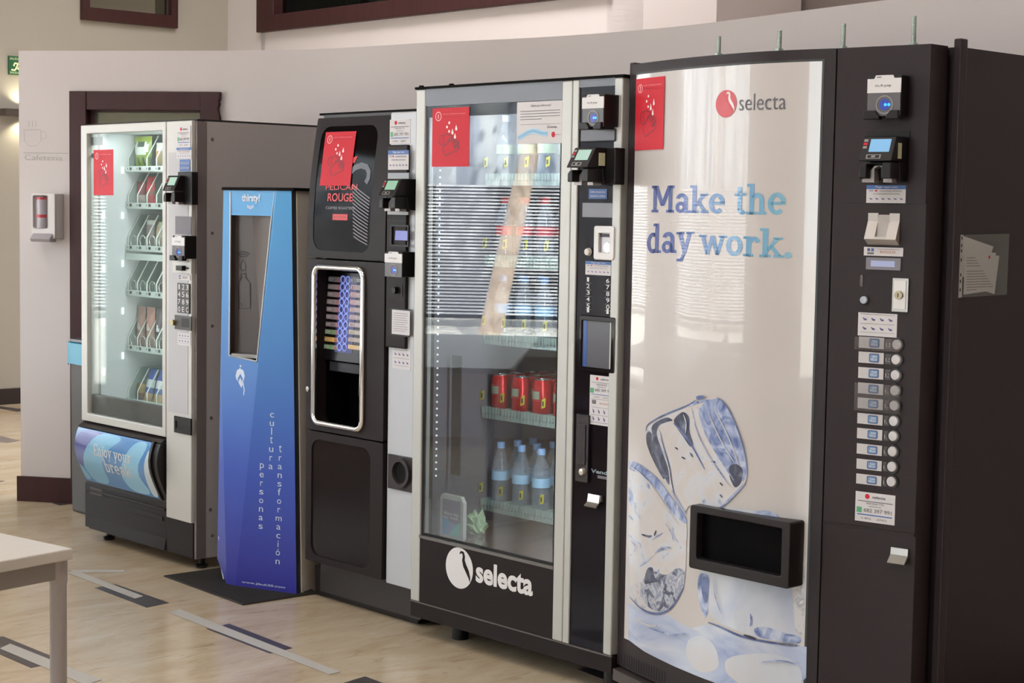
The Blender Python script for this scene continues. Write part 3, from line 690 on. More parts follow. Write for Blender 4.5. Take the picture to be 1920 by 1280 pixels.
# slab letters drawn by hand for the printed slogan; each on a 0..w by 0..1 grid (x height 0.68)
def slab_word(word, x0, z0, size, weight=0.17):
    """list of outlines (x,z) of a bold slab-serif word"""
    out = []; w = weight; X = .70; s = .075; x = x0
    def R(a, b, c, d): out.append([(x + a * size, z0 + c * size), (x + b * size, z0 + c * size), (x + b * size, z0 + d * size), (x + a * size, z0 + d * size)])
    def Q(*p): out.append([(x + a * size, z0 + b * size) for a, b in p])
    def arc(cx, cz, rx, rz, a0, a1, ww=None, n=14):
        ww = ww or w
        o = [(cx + rx * math.cos(math.radians(a0 + (a1 - a0) * k / n)), cz + rz * math.sin(math.radians(a0 + (a1 - a0) * k / n))) for k in range(n + 1)]
        i = [(cx + (rx - ww) * math.cos(math.radians(a0 + (a1 - a0) * k / n)), cz + (rz - ww * .8) * math.sin(math.radians(a0 + (a1 - a0) * k / n))) for k in range(n + 1)]
        for k in range(n): Q(o[k], o[k + 1], i[k + 1], i[k])
    for ch in word:
        if ch == 'M':
            R(.06, .06 + w, 0, 1); R(.80, .80 + w, 0, 1); Q((.06, 1), (.30, 1), (.60, .25), (.43, .25)); Q((.97, 1), (.76, 1), (.43, .25), (.60, .25))
            R(-.02, .32, 0, .10); R(.70, 1.06, 0, .10); R(-.02, .2, .90, 1); R(.9, 1.06, .90, 1); adv = 1.10
        elif ch == 'E':
            R(.08, .08 + w, 0, 1); R(0, .66, 0, .11); R(0, .66, .89, 1); R(.2, .5, .45, .56); R(.56, .66, 0, .26); R(.56, .66, .74, 1); R(.42, .52, .36, .64); adv = .72
        elif ch == 'a':
            arc(.30, .48, .26, .23, 0, 165); R(.56 - w, .56, 0.02, .48); arc(.26, .20, .24, .21, 0, 360, w * .9); R(.52 - .1, .66, 0, .10); adv = .67
        elif ch in 'khd' or ch == 'b':
            if ch == 'd':
                arc(.30, .34, .29, .36, 60, 300); R(.56 - w, .56, 0, 1); R(.30, .5, .91, 1); R(.5, .68, 0, .09); Q((.3, .70), (.42, .68), (.42, .56), (.3, .56)); Q((.3, 0), (.42, .02), (.42, .14), (.3, .14)); adv = .69
            elif ch == 'b':
                R(.08, .08 + w, 0, 1); arc(.34, .34, .29, .36, -120, 120); R(-.02, .1, .91, 1); adv = .68
            else:
                R(.08, .08 + w, 0, 1); R(-.02, .1, .91, 1); R(-.02, .34, 0, .09)
                if ch == 'h':
                    arc(.36, .44, .25, .26, 0, 150); R(.61 - w, .61, 0, .45); R(.37, .70, 0, .09); adv = .72
                else:
                    Q((.2, .30), (.46, .66), (.62, .66), (.26, .20)); Q((.28, .40), (.42, .40), (.68, .05), (.50, .05)); R(.40, .70, .62, .70); R(.42, .74, 0, .09); adv = .74
        elif ch == 'e':
            arc(.31, .35, .30, .36, 0, 315); R(.12, .60, .31, .41); adv = .66
        elif ch == 't':
            R(.13, .13 + w, .16, .90); R(0, .46, .61, .70); arc(.32, .20, .19, .20, 180, 320); adv = .50
        elif ch in 'yvw':
            n = 2 if ch == 'w' else 1
            for k in range(n):
                o = k * .40
                Q((.04 + o, .68), (.22 + o, .68), (.40 + o, .0), (.26 + o, .0)); Q((.46 + o, .68), (.60 + o, .68), (.40 + o, .0), (.26 + o, .0))
            R(-.03, .30, .62, .70); R(.38 + .4 * (n - 1), .70 + .4 * (n - 1), .62, .70)
            if ch == 'y': Q((.26, .05), (.40, .05), (.26, -.26), (.12, -.26)); R(-.0, .24, -.28, -.19)
            adv = .66 + .40 * (n - 1)
        elif ch == 'o': arc(.32, .35, .31, .36, 0, 360); adv = .67
        elif ch in 'rn':
            R(.08, .08 + w, 0, .70); R(-.02, .1, .61, .70); R(-.02, .34, 0, .09)
            if ch == 'r': arc(.36, .42, .22, .28, 25, 150); adv = .56
            else: arc(.36, .44, .25, .26, 0, 150); R(.61 - w, .61, 0, .45); R(.37, .70, 0, .09); adv = .73
        elif ch == 'u': arc(.33, .26, .25, .27, 180, 360); R(.08, .08 + w, .26, .70); R(.58 - w, .58, 0, .70); R(-.01, .12, .61, .70); R(.32, .45, .61, .70); R(.5, .68, 0, .09); adv = .71
        elif ch == 'j': R(.12, .12 + w, -.1, .70); R(.0, .16, .61, .70); arc(.04, -.1, .25, .18, 270, 360); out.append([(x + a * size, z0 + c * size) for a, c in ellipse(.20, .88, .1, .1, 12)]); adv = .40
        elif ch == '.': out.append([(x + a * size, z0 + c * size) for a, c in ellipse(.12, .10, .11, .11, 14)]); adv = .26
        else: adv = .30
        x += adv * size
    return out, x
def slab_fit(word, x0, x1, z0, cap):
    polys, xe = slab_word(word, 0, 0, 1.0); k = (x1 - x0) / xe
    return [[(x0 + a * k, z0 + c * cap) for a, c in p] for p in polys]
# ================================================================== THE SNACK MACHINE
A = Face((-1.890, 7.536, 0))
TA = put(thing('snack_vending_machine', 'silver framed snack machine with an Enjoy your break flap', 'vending machine'), A)
m_bodygrey = noise_col('cabinet_grey', [(.4, '9f9897'), (.6, 'a39c9b')], nscale=200, rough=0.5)
AW, AH, AD = 0.915, 1.828, 0.80
m_liner = mat('cabinet_liner', 'c6cccd', 0.45)
i0, i1, iz0, iz1 = 0.045, 0.690, 0.585, 1.795
# cabinet shell, open at the front behind the glass
cb = MB()
cb.box(0.012, 0.04, 0.03, AD, 0.05, AH - .004).box(0.70, AW, 0.03, AD, 0.05, AH - .004).box(0.04, 0.70, AD - .03, AD, 0.05, AH - .004).box(0.04, 0.70, .03, AD - .03, 1.80, AH - .004).box(0.04, 0.70, .03, AD - .03, 0.05, 0.56)
cb.build('cabinet', m_bodygrey, TA)
ln = MB().box(.04, .045, .05, AD - .04, .57, 1.80).box(.045, .70, .50, .51, .57, 1.80).box(.695, .70, .05, AD - .04, .57, 1.80).box(.045, .695, .05, AD - .04, 1.793, 1.80).box(.045, .695, .05, AD - .04, .565, .572)
ln.build('liner', m_liner, TA)
for px, py in ((398, 261.5), (398, 437), (398, 611), (396, 783), (394, 955), (398, 1004)):
    y, z = A.side(px, py, AW); r = MB()
    c = [(AW + h, y + rr * math.cos(2 * math.pi * k / 10), z + rr * math.sin(2 * math.pi * k / 10)) for rr, h in ((.007, 0), (.006, .003)) for k in range(10)]
    r.add(c, [(k, (k + 1) % 10, 10 + (k + 1) % 10, 10 + k) for k in range(10)] + [tuple(range(10, 20))])
    r.build('rivet', mat('rivet_grey', '6d6664', 0.35, 0.4), TA)
# door frame round the glass
fo = A.box((161, 236), (318.5, 818)); fi = (0.055, 0.680, 0.565, 1.790)
g = MB(); o_ = [(0.004, .530), (.706, .530), (.706, 1.826), (.004, 1.826)]; i_ = [(fi[0], fi[2]), (fi[1], fi[2]), (fi[1], fi[3]), (fi[0], fi[3])]
g.ring(o_, i_, -.022, 0.035)
g.build('door_frame', m_alu2, TA, bevel=0.003)
MB().box(fi[0], fi[1], -.004, .001, fi[2], fi[3]).build('glass_pane', glass('snack_glass', 'f2f6f5', 1.28, haze=0.03, hazecol='c8d8d4'), TA)
MB().box(fi[0], fi[1], .003, .03, fi[2], .648).build('lower_band', mat('band_brown', '4a4040', 0.25), TA)
MB().box(0.0, AW, -.005, AD, AH - .004, AH + .004).build('top_cap', mat('top_dark', '2a2726', 0.6, spec=.2), TA)
# control column
MB().box(.709, .900, -.020, .03, .197, 1.826).build('control_panel', m_alu2, TA, bevel=0.003)
MB().box(.728, .876, -.0215, -.019, .64, 1.70).build('control_inset', mat('inset_grey', 'b4b2b4', 0.4), TA)
MB().box(.903, AW + .002, -.006, .04, .05, 1.822).build('edge_trim', mat('trim_taupe', '7b7170', 0.35, 0.3), TA)
yv = -.0225
sticker(A, TA, (332, 237), (357, 276), 'selecta', yv)
sticker(A, TA, (331, 277), (359, 297), 'pay', yv)
sticker(A, TA, (337, 299), (356, 321), 'blue', yv)
chip_terminal(A, TA, (316, 329), (338, 383), 0.10, 'a5c6b8', label='black card terminal with a green screen')
MB().box(*[A.box((333, 322), (359.5, 384), -.05)[k] for k in (0, 1)], -.05, -.02, *A.box((333, 322), (359.5, 384), -.05)[2:]).build('terminal_mount', m_black, TA, bevel=0.003)
x0, x1, z0, z1 = A.box((329, 405), (358.5, 440), yv)
MB().box(x0, x1, yv - .001, yv, z0, z1).build('display_window', mat('display_grey', '85838a', 0.12), TA)
contactless_reader(A, TA, (323.5, 441), (346.5, 489), 0.06, label='grey card reader with a blue light')
x0, x1, z0, z1 = A.box((325, 490), (360, 513), yv)
g = MB().box(x0, x1, yv - .004, yv, z0, z1, 0)
xa, xb, za, zb = A.box((330.5, 497.5), (341.5, 507.5), yv - .02); g.box(xa, xb, yv - .022, yv, za, zb, 1)
xa, xb, za, zb = A.box((346, 501), (354, 504), yv - .005); g.box(xa, xb, yv - .006, yv, za, zb, 1)
g.build('coin_slot', [m_alu2, m_black], TA)
sticker(A, TA, (333, 513.5), (356, 526), 'social', yv)
x0, x1, z0, z1 = A.box((334, 530), (356.5, 588), yv)
k = MB().box(x0, x1, yv - .004, yv, z0, z1, 0)
for r_, row in enumerate(('123', '456', '789', '0EC')):
    for c_, ch in enumerate(row):
        cw_, rh = (x1 - x0) / 3, (z1 - z0) / 4
        xx = x0 + c_ * cw_; zz = z1 - (r_ + 1) * rh
        k.text(ch, xx + cw_ * (.36 if ch == '1' else .22), xx + cw_ * (.64 if ch == '1' else .8), zz + rh * .16, zz + rh * .84, yv - .0048, 1)
k.build('keypad', [mat('keypad_dark', '35322f', 0.4), m_white], TA)
x0, x1, z0, z1 = A.box((329, 590), (360, 620), yv)
g = MB().box(x0, x1, yv - .004, yv, z0, z1, 0)
cx, cz = A(337, 604); g.lathe([(.012, yv - .016), (.012, yv - .004)], cx, cz, 14, 1, 'y')
xa, xb, za, zb = A.box((342, 596), (356, 614), yv); g.box(xa, xb, yv - .0046, yv, za, zb, 2)
g.build('coin_return_button', [mat('plate_charcoal', '3d3836', 0.4), mat('brass', 'c2b48a', 0.25, 0.9), m_black], TA)
sticker(A, TA, (333, 621), (357, 649), 'icons', yv)
x0, x1, z0, z1 = A.box((328.5, 779), (360, 816), yv)
MB().ring(rrect(x0, x1, z0, z1), rrect(x0 + .012, x1 - .01, z0 + .02, z1 - .018), yv - .006, yv).box(x0 + .005, x1 - .005, yv - .002, yv - .001, z0 + .005, z1 - .005).build('coin_cup', m_black, TA)
# delivery flap
hz0, hz1 = .235, .530
g = MB().box(.004, .706, 0.0, .035, .05, .530)
g.build('lower_front', m_black, TA)
prof = []
fz1, fz0 = A(287, 830, -.042)[1], A(303, 936, -.004)[1]
PR = [(0, -.042), (.08, -.050), (.18, -.057), (.3, -.061), (.42, -.059), (.54, -.052), (.66, -.041), (.78, -.028), (.9, -.014), (1, -.003)]
prof = [(y, fz1 + (fz0 - fz1) * a) for a, y in PR]
fx0, fx1 = .012, A(279.5, 866, -.062)[0]
def flap_y(z):
    for (y0, z0_), (y1, z1_) in zip(prof, prof[1:]):
        if z1_ <= z <= z0_: return y0 + (y1 - y0) * (z - z0_) / (z1_ - z0_)
    return prof[0][0] if z > prof[0][1] else prof[-1][0]
fl_ = MB(); fl_.prism_x([(0.0, prof[-1][1])] + [(0.0, prof[0][1])] + prof, fx0, fx1)
fw_, fh_ = fx1 - fx0, fz1 - fz0
FP = lambda p, q: (fx0 + p * fw_, fz0 + q * fh_)
fo_ = fl_.build('delivery_flap', mat('flap_blue', '4a86c2', 0.22), TA, smooth=35)
pr_ = MB()
pr_.flat([FP(.005, .01), FP(.995, .01), FP(.995, .99), FP(.005, .99)], 0, 0)
for n_, (pts, m) in enumerate((([(.005, .99), (.42, .99), (.26, .80), (.12, .52), (.05, .25), (.005, .3)], 1), ([(.30, .99), (.66, .99), (.44, .70), (.34, .40), (.36, .02), (.12, .02), (.06, .30), (.14, .62)], 2), ([(.005, .36), (.05, .24), (.10, .05), (.005, .02)], 2), ([(.62, .02), (.92, .02), (.80, .40), (.98, .98), (.80, .98), (.66, .60), (.56, .30)], 3), ([(.90, .02), (.995, .02), (.995, .98), (.93, .60), (.90, .30)], 4))):
    pr_.flat([FP(*p) for p in soft(pts)], -.0001 * (n_ + 1), m)
pr_.build('flap_print', [mat('flap_blue', '4a86c2'), mat('flap_violet', '4a55a4', 0.22), mat('flap_cyan', '74b6da', 0.22), mat('flap_sky', '8cc3e0', 0.22), mat('flap_white', 'c3d0d6', 0.22)], fo_, cuts={'z': [z for _, z in prof[1:-1]]}, warp=lambda v: (v.x, flap_y(v.z) - .0006 + v.y, v.z), smooth=60)
hd_ = MB().prism_x([(0.0, .530), (-.004, .530), (-.040, fz1 + .004), (0.0, fz1)], .004, .700).build('flap_hood', mat('hood_black', '231d1d', 0.3, spec=.3), TA)
fl2 = MB(); fl2.prism_x([(0.02, fz0 - .012), (0.02, fz1 + .012)] + [(y - .006, z * 1.0 + (.006 if i == 0 else 0)) for i, (y, z) in enumerate(prof)], fx1, fx1 + .016)
fl2.prism_x([(0.02, fz0 - .0), (0.02, fz1)] + [(y * .97, z) for y, z in prof], fx1 + .016, .700)
fl2.build('flap_end_cap', m_black, TA, smooth=35)
g = MB()
def flap_text(word, a, c, base, cap):
    (ua, _), (uc, _) = A(*a, -.06), A(*c, -.06)
    for p in slab_fit(word, ua, uc, base, cap): g.flat(p, 0)
zl1 = A(176, 853, -.06)[1]; zl2 = A(192, 885, -.058)[1]
flap_text('Enjoy', (176, 848), (209, 856), zl1, .050); flap_text('your', (213, 856), (246, 862), zl1 - .001, .050)
flap_text('break', (191, 880), (241, 892), zl2, .058)
g.build('lettering', mat('flap_lettering', 'd6dbe0', 0.4), fo_, cuts={'z': [z for _, z in prof[1:-1]]}, warp=lambda v: (v.x, flap_y(v.z) - .0016, v.z))
kp = MB().box(.0, .700, -.004, .03, .05, fz0 - .012).box(.70, .9, -.01, .05, .05, .195)
kp.box(.02, .68, -.010, -.004, .215, .225).box(.40, .66, -.008, -.003, .17, .19)
kp.build('kick_plate', mat('kick_charcoal', '1e1818', 0.4, spec=0.15), TA, bevel=0.003)
MB().prism_x([(-.012, .05), (-.004, .10), (.0, .10), (.0, .05)], .05, .68).build('kick_lip', mat('kick_lip', '221c1c', 0.5, spec=.2), TA)
MB().rect(.045, .15, .205, .235, -.0046).build('kick_badge', mat('badge_grey', '4f4745', 0.5), TA)
for x, y in ((.10, .06), (AW - .06, .06), (.10, AD - .06), (AW - .06, AD - .06)):
    MB().lathe([(.024, 0), (.026, .012), (.012, .016), (.012, .055)], x, y, 14).build('foot', m_black, TA, smooth=40)

# inside: trays, dividers, wire coils
SY = 0.172
def shelf(zpx, xpx=240, h=.015, n=8, skip=(), double=False, depth=.31):
    z = A(xpx, zpx, SY)[1]
    s = MB().box(.05, .69, SY + .004, SY + depth, z - .012, z - .006).box(.05, .69, SY, SY + .004, z - .008, z + h, 0)
    if double: s.box(.05, .69, SY - .002, SY, z - .05, z - .022, 0)
    sh = s.build('shelf', mat('tray_pale', 'c3d0cb', 0.4), TA)
    tg = MB(); pitch = .64 / n
    for k in range(n):
        c = .05 + pitch * (k + .5)
        tg.rect(c - .004, c + .016, z - .002, z + .010, SY - .001, 1); tg.rect(c - .022, c - .017, z + .0, z + .008, SY - .001, 1)
    tg.build('price_strip', [m_white, m_dtext], sh)
    if True:
        dv = MB()
        for k in range(n + 1):
            if k in skip: continue
            x = .052 + pitch * k - (.004 if k == n else 0)
            dv.prism_x([(SY + .008, z), (SY + depth, z), (SY + depth, z + .15), (SY + .07, z + .15), (SY + .012, z + .05)], x, x + .003)
            for (ya, za_), (yb, zb_) in (((SY + .012, z), (SY + .012, z + .05)), ((SY + .012, z + .05), (SY + .07, z + .15))):
                dv.prism_x([(ya - .0025, za_), (ya + .0015, za_), (yb + .0015, zb_), (yb - .0025, zb_)], x - .0005, x + .0035, 1)
        dv.build('divider_plate', [glass('divider_clear', 'f5f9f8', 1.3, 0.1, haze=0.05, hazecol='e6ecea'), mat('divider_edge', 'd9e4e0', 0.3)], sh)
    return z, pitch, sh
def coil(z, x, r=.027, turns=2, sh=None):
    path = []
    for t_ in range(turns):
        for k in range(17):
            a = 2 * math.pi * k / 16; path.append((x + r * math.sin(a), SY + .014 + .085 * t_ + .006 * k / 16, z + r + .004 - r * math.cos(a)))
    MB().tube(path, .0022, 6).build('wire_coil', mat('coil_wire', 'd9dfdc', 0.25, 0.5), sh, smooth=60)
zs = []
rows = [(318, False), (386, False), (465, True), (549, False), (652, False), (752, False)]
for i, (zp, dbl) in enumerate(rows): zs.append(shelf(zp, n=8, double=dbl, skip=(1,) if i == 0 else ()))
for i in (2, 3, 4):
    z, p, sh = zs[i]
    for k in range(4): coil(z, .05 + p * (k + .5), sh=sh)
# LED dots along both inner edges
ld = MB()
for px, py in ((192, 404), (192, 504), (192, 604), (191.5, 697)):
    u, z = A(px, py, .05); ld.box(.046, .050, .06, .069, z - .016, z + .016)
for px, py in ((232, 319), (233, 404), (233.5, 494), (234, 583), (234.5, 667)):
    u, z = A(px, py, .16); ld.box(.046, .050, .155, .163, z - .014, z + .014)
ld.build('light_strip', mat('led_white', 'f4fffb', 0.4, emit=2.5), TA)
for y_, pw in ((.03, 2.2),):  # area lamps added inside the cabinet to brighten the shelves
    a_ = bpy.data.lights.new('cabinet_fill', 'AREA'); a_.shape = 'RECTANGLE'; a_.size = .55; a_.size_y = .04; a_.energy = pw; a_.color = (.97, 1, 1)
    ao = bpy.data.objects.new('cabinet_fill', a_); COL.objects.link(ao); ao.parent = TA; ao.location = (.37, y_ + .03, 1.78); ao.rotation_euler = (math.radians(25), 0, 0)
    a2 = bpy.data.lights.new('cabinet_fill', 'AREA'); a2.shape = 'RECTANGLE'; a2.size = .02; a2.size_y = 1.15; a2.energy = 6.0; a2.color = (.97, 1, 1)
    ao = bpy.data.objects.new('cabinet_fill', a2); COL.objects.link(ao); ao.parent = TA; ao.location = (.686, .05, 1.2); ao.rotation_euler = (math.pi / 2, 0, math.radians(55))
MB().box(fi[0] + .0, fi[0] + .09, .004, .006, 1.74, 1.775).box(fi[0], fi[0] + .10, .004, .006, 1.685, 1.705).build('inner_tag', mat('tag_grey', '7d817f', 0.5), TA)

# the snacks
SN = 'snacks in the vending machine'
def pouch(name, label, row, col, w, h, d, cols, y=None, lean=0.0, motif=None, dx=0.0):
    """a crimped bag: pillow body with flat end seals"""
    z, p, _s = zs[row]; yy = (SY + .058) if y is None else y; d = min(d, .034); dx += .0015; w = w if w > .12 else min(w, .069); x = .05 + p * (col + .5) + dx
    t = thing(name, label, 'snack', A.w(x, yy, z + .008), A.yaw, SN); t.rotation_euler = (lean, 0, A.yaw)
    n, mrows = 10, 12; vs, fs = [], []
    for side in (-1, 1):
        for j in range(mrows + 1):
            q = j / mrows; bulge = math.sin(math.pi * min(max((q - .07) / .86, 0), 1)) ** .55 if .07 < q < .93 else 0
            for i in range(n + 1):
                s_ = i / n; e_ = math.sin(math.pi * s_) ** .6 if 0 < s_ < 1 else 0
                vs.append(((s_ - .5) * w * (1 - .05 * bulge), side * (d / 2 * bulge * e_ + .0008) , q * h))
    k = (mrows + 1) * (n + 1); mm = []
    for side in (0, 1):
        for j in range(mrows):
            for i in range(n):
                a = side * k + j * (n + 1) + i; f = (a, a + 1, a + n + 2, a + n + 1); fs.append(f if side == 0 else f[::-1])
                q = (j + .5) / mrows; s_ = (i + .5) / n
                mm.append(motif(s_, q) if motif else 0)
    mb = MB(); mb.add(vs, fs); mb.m = mm
    mb.build('bag', [mat('wrap_' + c, c, 0.3) for c in cols], t, smooth=60)
    return t
band = lambda s, q: 1 if (.42 < q < .82 and abs(s - .5) < .40 - .5 * abs(q - .62)) else (2 if q < .36 and (s * 7 % 2 < 1) and q > .06 else (3 if q > .86 else 0))
pouch('snack_bag', 'big green crisp bag with a white badge on the top snack shelf', 0, 0, .150, .138, .05, ['6f8a34', 'c3cbc4', '94703a', '8a9c44'], motif=lambda s, q: 2 if (.70 < q < .80 and .3 < s < .68) else band(s, q), dx=.0445, y=SY + .04).children[0].data.materials[2] = mat('badge_dark', '3c4a44', 0.4)
pouch('snack_bag', 'brown nut bag beside the big green crisp bag', 0, 2, .096, .11, .034, ['8f8a78', 'c9c9c2', 'a98a58'], motif=lambda s, q: 1 if q > .7 else (2 if q > .2 and .2 < s < .8 else 0))
pouch('snack_bag', 'brown nut bag next to the control column on the top snack shelf', 0, 3, .096, .12, .034, ['9c937f', 'c9c9c2', 'a98a58'], motif=lambda s, q: 1 if q > .7 else 0)
pouch('snack_bag', 'small dark red bag in the first channel of the second snack shelf', 1, 0, .075, .10, .03, ['8c3a40', 'c8b8b4'], motif=lambda s, q: 1 if q < .4 else 0)
pouch('snack_bag', 'bright red snack bag on the second shelf below the green bag', 1, 1, .097, .122, .04, ['c02030', '9a5a52', 'ef3050'], motif=lambda s, q: 1 if .3 < q < .52 else (2 if q < .2 and s > .5 else 0), dx=0)
pouch('snack_bag', 'grey green snack bag next to the bright red bag', 1, 3, .09, .09, .03, ['a4b49a', '8f9a8c'], motif=lambda s, q: int(s * 5 + q * 4) % 2)
pouch('snack_bag', 'red topped snack bag at the back of the third snack shelf', 2, 0, .098, .15, .04, ['8a4a44', 'b03038'], motif=lambda s, q: 1 if q > .75 else 0, y=SY + .19, dx=.0)
pouch('snack_bag', 'silver and wine coloured bag on the third snack shelf', 2, 1, .09, .118, .035, ['8f7f80', 'c7cbc8'], motif=lambda s, q: 1 if q > .8 else 0)
pouch('snack_bag', 'tan and brown biscuit bag on the third snack shelf', 2, 2, .09, .112, .035, ['b09a80', '6a4a3c', 'a8b090'], motif=lambda s, q: 1 if s < .3 else (2 if q > .85 else 0))
pouch('snack_bag', 'light blue biscuit bag on the third snack shelf', 2, 3, .097, .128, .04, ['4f8fc8', 'c4d6e4'], motif=lambda s, q: 1 if .35 < q < .5 else 0)
pouch('snack_bag', 'dull grey bag on the fourth snack shelf', 3, 2, .098, .145, .04, ['7e8488', '9aa0a0'], motif=lambda s, q: 1 if .3 < q < .6 else 0, y=SY + .16)
pouch('snack_bag', 'coral red bag on the fourth snack shelf beside the dull grey bag', 3, 3, .097, .150, .045, ['c85058', 'd8b0a8'], motif=lambda s, q: 1 if .3 < q < .5 and .2 < s < .8 else 0)
SW = ['pinkish long sandwich pack in the first channel of the fifth snack shelf', 'salmon long sandwich pack with a pale round sticker', 'dark long sandwich pack with a bright round sticker', 'greyish long sandwich pack beside the dark one']
for k, (lb, cols) in enumerate(zip(SW, (['a08078', 'b88a80', 'c8beb8'], ['b08478', 'c09a8c', 'd8d0cc'], ['5a5054', '77706e', 'e4e8ee'], ['8a8078', '9a9080', 'd0c8c0']))):
    pouch('sandwich_pack', lb, 4, k, .088, .178, .045, cols, motif=lambda s, q: 2 if (s - .5) ** 2 / .04 + (q - .47) ** 2 / .006 < 1 else (1 if q < .3 else 0), y=SY + .058)
pouch('snack_bag', 'gold crisp bag lying in the first channel of the bottom tray', 5, 0, .085, .07, .035, ['b08a3c', '7a4a34'], motif=lambda s, q: 1 if q < .4 else 0)
for k, lb in ((1, 'deep blue crisp bag nearest the gold bag in the bottom tray'), (2, 'deep blue crisp bag, second from the gold bag in the bottom tray')):
    pouch('snack_bag', lb, 5, k, .095, .145, .045, ['2c4f9c', 'cfd6dc', 'c09a70'], motif=lambda s, q: 1 if .38 < q < .68 else (2 if q < .25 else 0), lean=-.25, y=SY + .04)
pouch('snack_bag', 'yellow crisp bag by the control column in the bottom tray', 5, 3, .09, .10, .04, ['b0a050', 'c9c9a8'], motif=lambda s, q: 1 if q > .5 else 0, lean=-.15)
notice(A, (175.5, 281), (212.5, 366), 'red hand washing notice stuck on the snack machine glass', y=-.0055)
# ================================================================== THE WATER DISPENSER
b0, b1 = on_z(441, 1097, 0.008), on_z(556, 1112.5, 0.008)
u = b1 - b0; K = Face(b0, yaw=math.atan2(u.y, u.x))
TK = put(thing('water_dispenser', 'tall blue bottle filling water dispenser asking thirsty', 'water dispenser'), K)
KW = u.length; zt = K(520, 357.5)[1]; lx, ly = K(419, 357, .06)[0], .06
xt0, xt1 = K(519, 358)[0], K(546.5, 357.5)[0]
lb = K(407, 1046, ly); lc = K(425, 1096, .012)
m_kblue = mat('kiosk_blue', '3d86c0', 0.42)
N, L, B = nodes(m_kblue)
tc = N.new('ShaderNodeTexCoord'); sp = N.new('ShaderNodeSeparateXYZ'); mr = N.new('ShaderNodeMapRange'); mr.inputs['From Max'].default_value = zt
cr = N.new('ShaderNodeValToRGB'); e = cr.color_ramp.elements; e.new(.35); e.new(.65)
for q, (p, c) in zip(e, [(0.02, '2f2f92'), (.30, '3350ad'), (.62, '3f7cbe'), (.95, '4196d0')]): q.position = p; q.color = rgb(c)
L.new(tc.outputs['Object'], sp.inputs[0]); L.new(sp.outputs['Z'], mr.inputs['Value']); L.new(mr.outputs[0], cr.inputs[0]); L.new(cr.outputs[0], B.inputs['Base Color'])
D_ = .25
nx0, nz1 = K(426, 404, 0)[0], K(470, 404, .03)[1]
nx1, nzb = K(483, 673, 0)[0], K(450, 668, .03)[1]
nxt = K(512, 405)[0]
nxl = K(425.5, 662, .03)[0]
crease = lambda z: (xt0 - 0.0) * (z / zt)           # x of the crease at height z
def fy(x, z):                                          # depth of the left facet
    c = crease(z); l_ = lx + (lb[0] - lx) * (1 - z / zt)
    return 0.0 if x >= c else ly * (c - x) / max(c - l_, 1e-4)
# front panels
f = MB()
zlow = lb[1]
rt = [(0.0, .0), (KW, .0), (xt1, zt), (xt0, zt)]
f.add([(x, 0, z) for x, z in rt], [(0, 1, 2, 3)])
L0, L1 = (lb[0], zlow), (lx, zt)
def pt(x, z): return (x, fy(x, z), z)
niche = [(nxl, nzb), (crease(nzb) - .012, nzb - .012), (crease(nz1) - .012, nz1), (nxl, nz1)]
outer = [(L0[0], zlow), (lc[0], lc[1]), (0.0, 0.0), (crease(nzb), nzb), (crease(nz1), nz1), (xt0, zt), (lx, zt), (lx + (lb[0] - lx) * (1 - nz1 / zt), nz1), (lx + (lb[0] - lx) * (1 - nzb / zt), nzb)]
V = [pt(*p) for p in outer] + [pt(*p) for p in niche]
V[1] = (lc[0], .012, lc[1])
f.add(V, [(0, 1, 2, 3, 10, 9, 8), (3, 4, 11, 10), (4, 5, 6, 7, 12, 11), (7, 8, 9, 12)])
f.build('front_panel', m_kblue, TK)
# body behind
bd = MB(); front = [(lx, ly), (xt0, .0), (xt1, .0)]
xb0, xb1 = lb[0] + .012, KW - .002
lv = [(0.0, .03, .012), (zlow, xb0, ly + .004), (zt, lx + .006, ly + .004)]
V = []
for z, xl, yl in lv:
    xr = KW - .002 + (xt1 - KW) * z / zt
    V += [(xl, yl, z), (xr, .004, z), (xr, D_, z), (xl + .03, D_, z)]
bd.add(V, [(0, 3, 2, 1), (8, 9, 10, 11)] + [(4 * r + i, 4 * r + (i + 1) % 4, 4 * r + 4 + (i + 1) % 4, 4 * r + 4 + i) for r in (0, 1) for i in (1, 2, 3)])
bd.build('body', mat('kiosk_dark', '2c323b', 0.45), TK)
MB().prism_z([(lx - .004, ly - .006), (xt0, -.006), (xt1 + .014, -.006), (xt1 + .014, D_ + .004), (lx + .02, D_ + .004)], zt, zt + .012).build('top_cap', m_cap, TK)
sx = K(570, 800)[0]
sp_ = MB().add([(KW + .002, .045, 0), (KW + .004, .13, 0), (xt1 + .004, .13, zt), (xt1 + .002, .045, zt)], [(0, 1, 2, 3)])
s1, s2 = K.side(563, 1110, KW), K.side(577.5, 1107, KW)
xq = lambda z: KW + (xt1 - KW) * z / zt
sp_ = MB().add([(xq(z) + o, y, z) for z in (0, zt) for o in (-.001, .004) for y in (.032, .16)], [(0, 2, 3, 1), (4, 5, 7, 6), (0, 4, 6, 2), (1, 3, 7, 5), (2, 6, 7, 3), (0, 1, 5, 4)]).build('side_trim', mat('side_trim_gleam', 'e2dace', 0.4), TK)  # pale non-metal colour stands in for the gleam of the steel
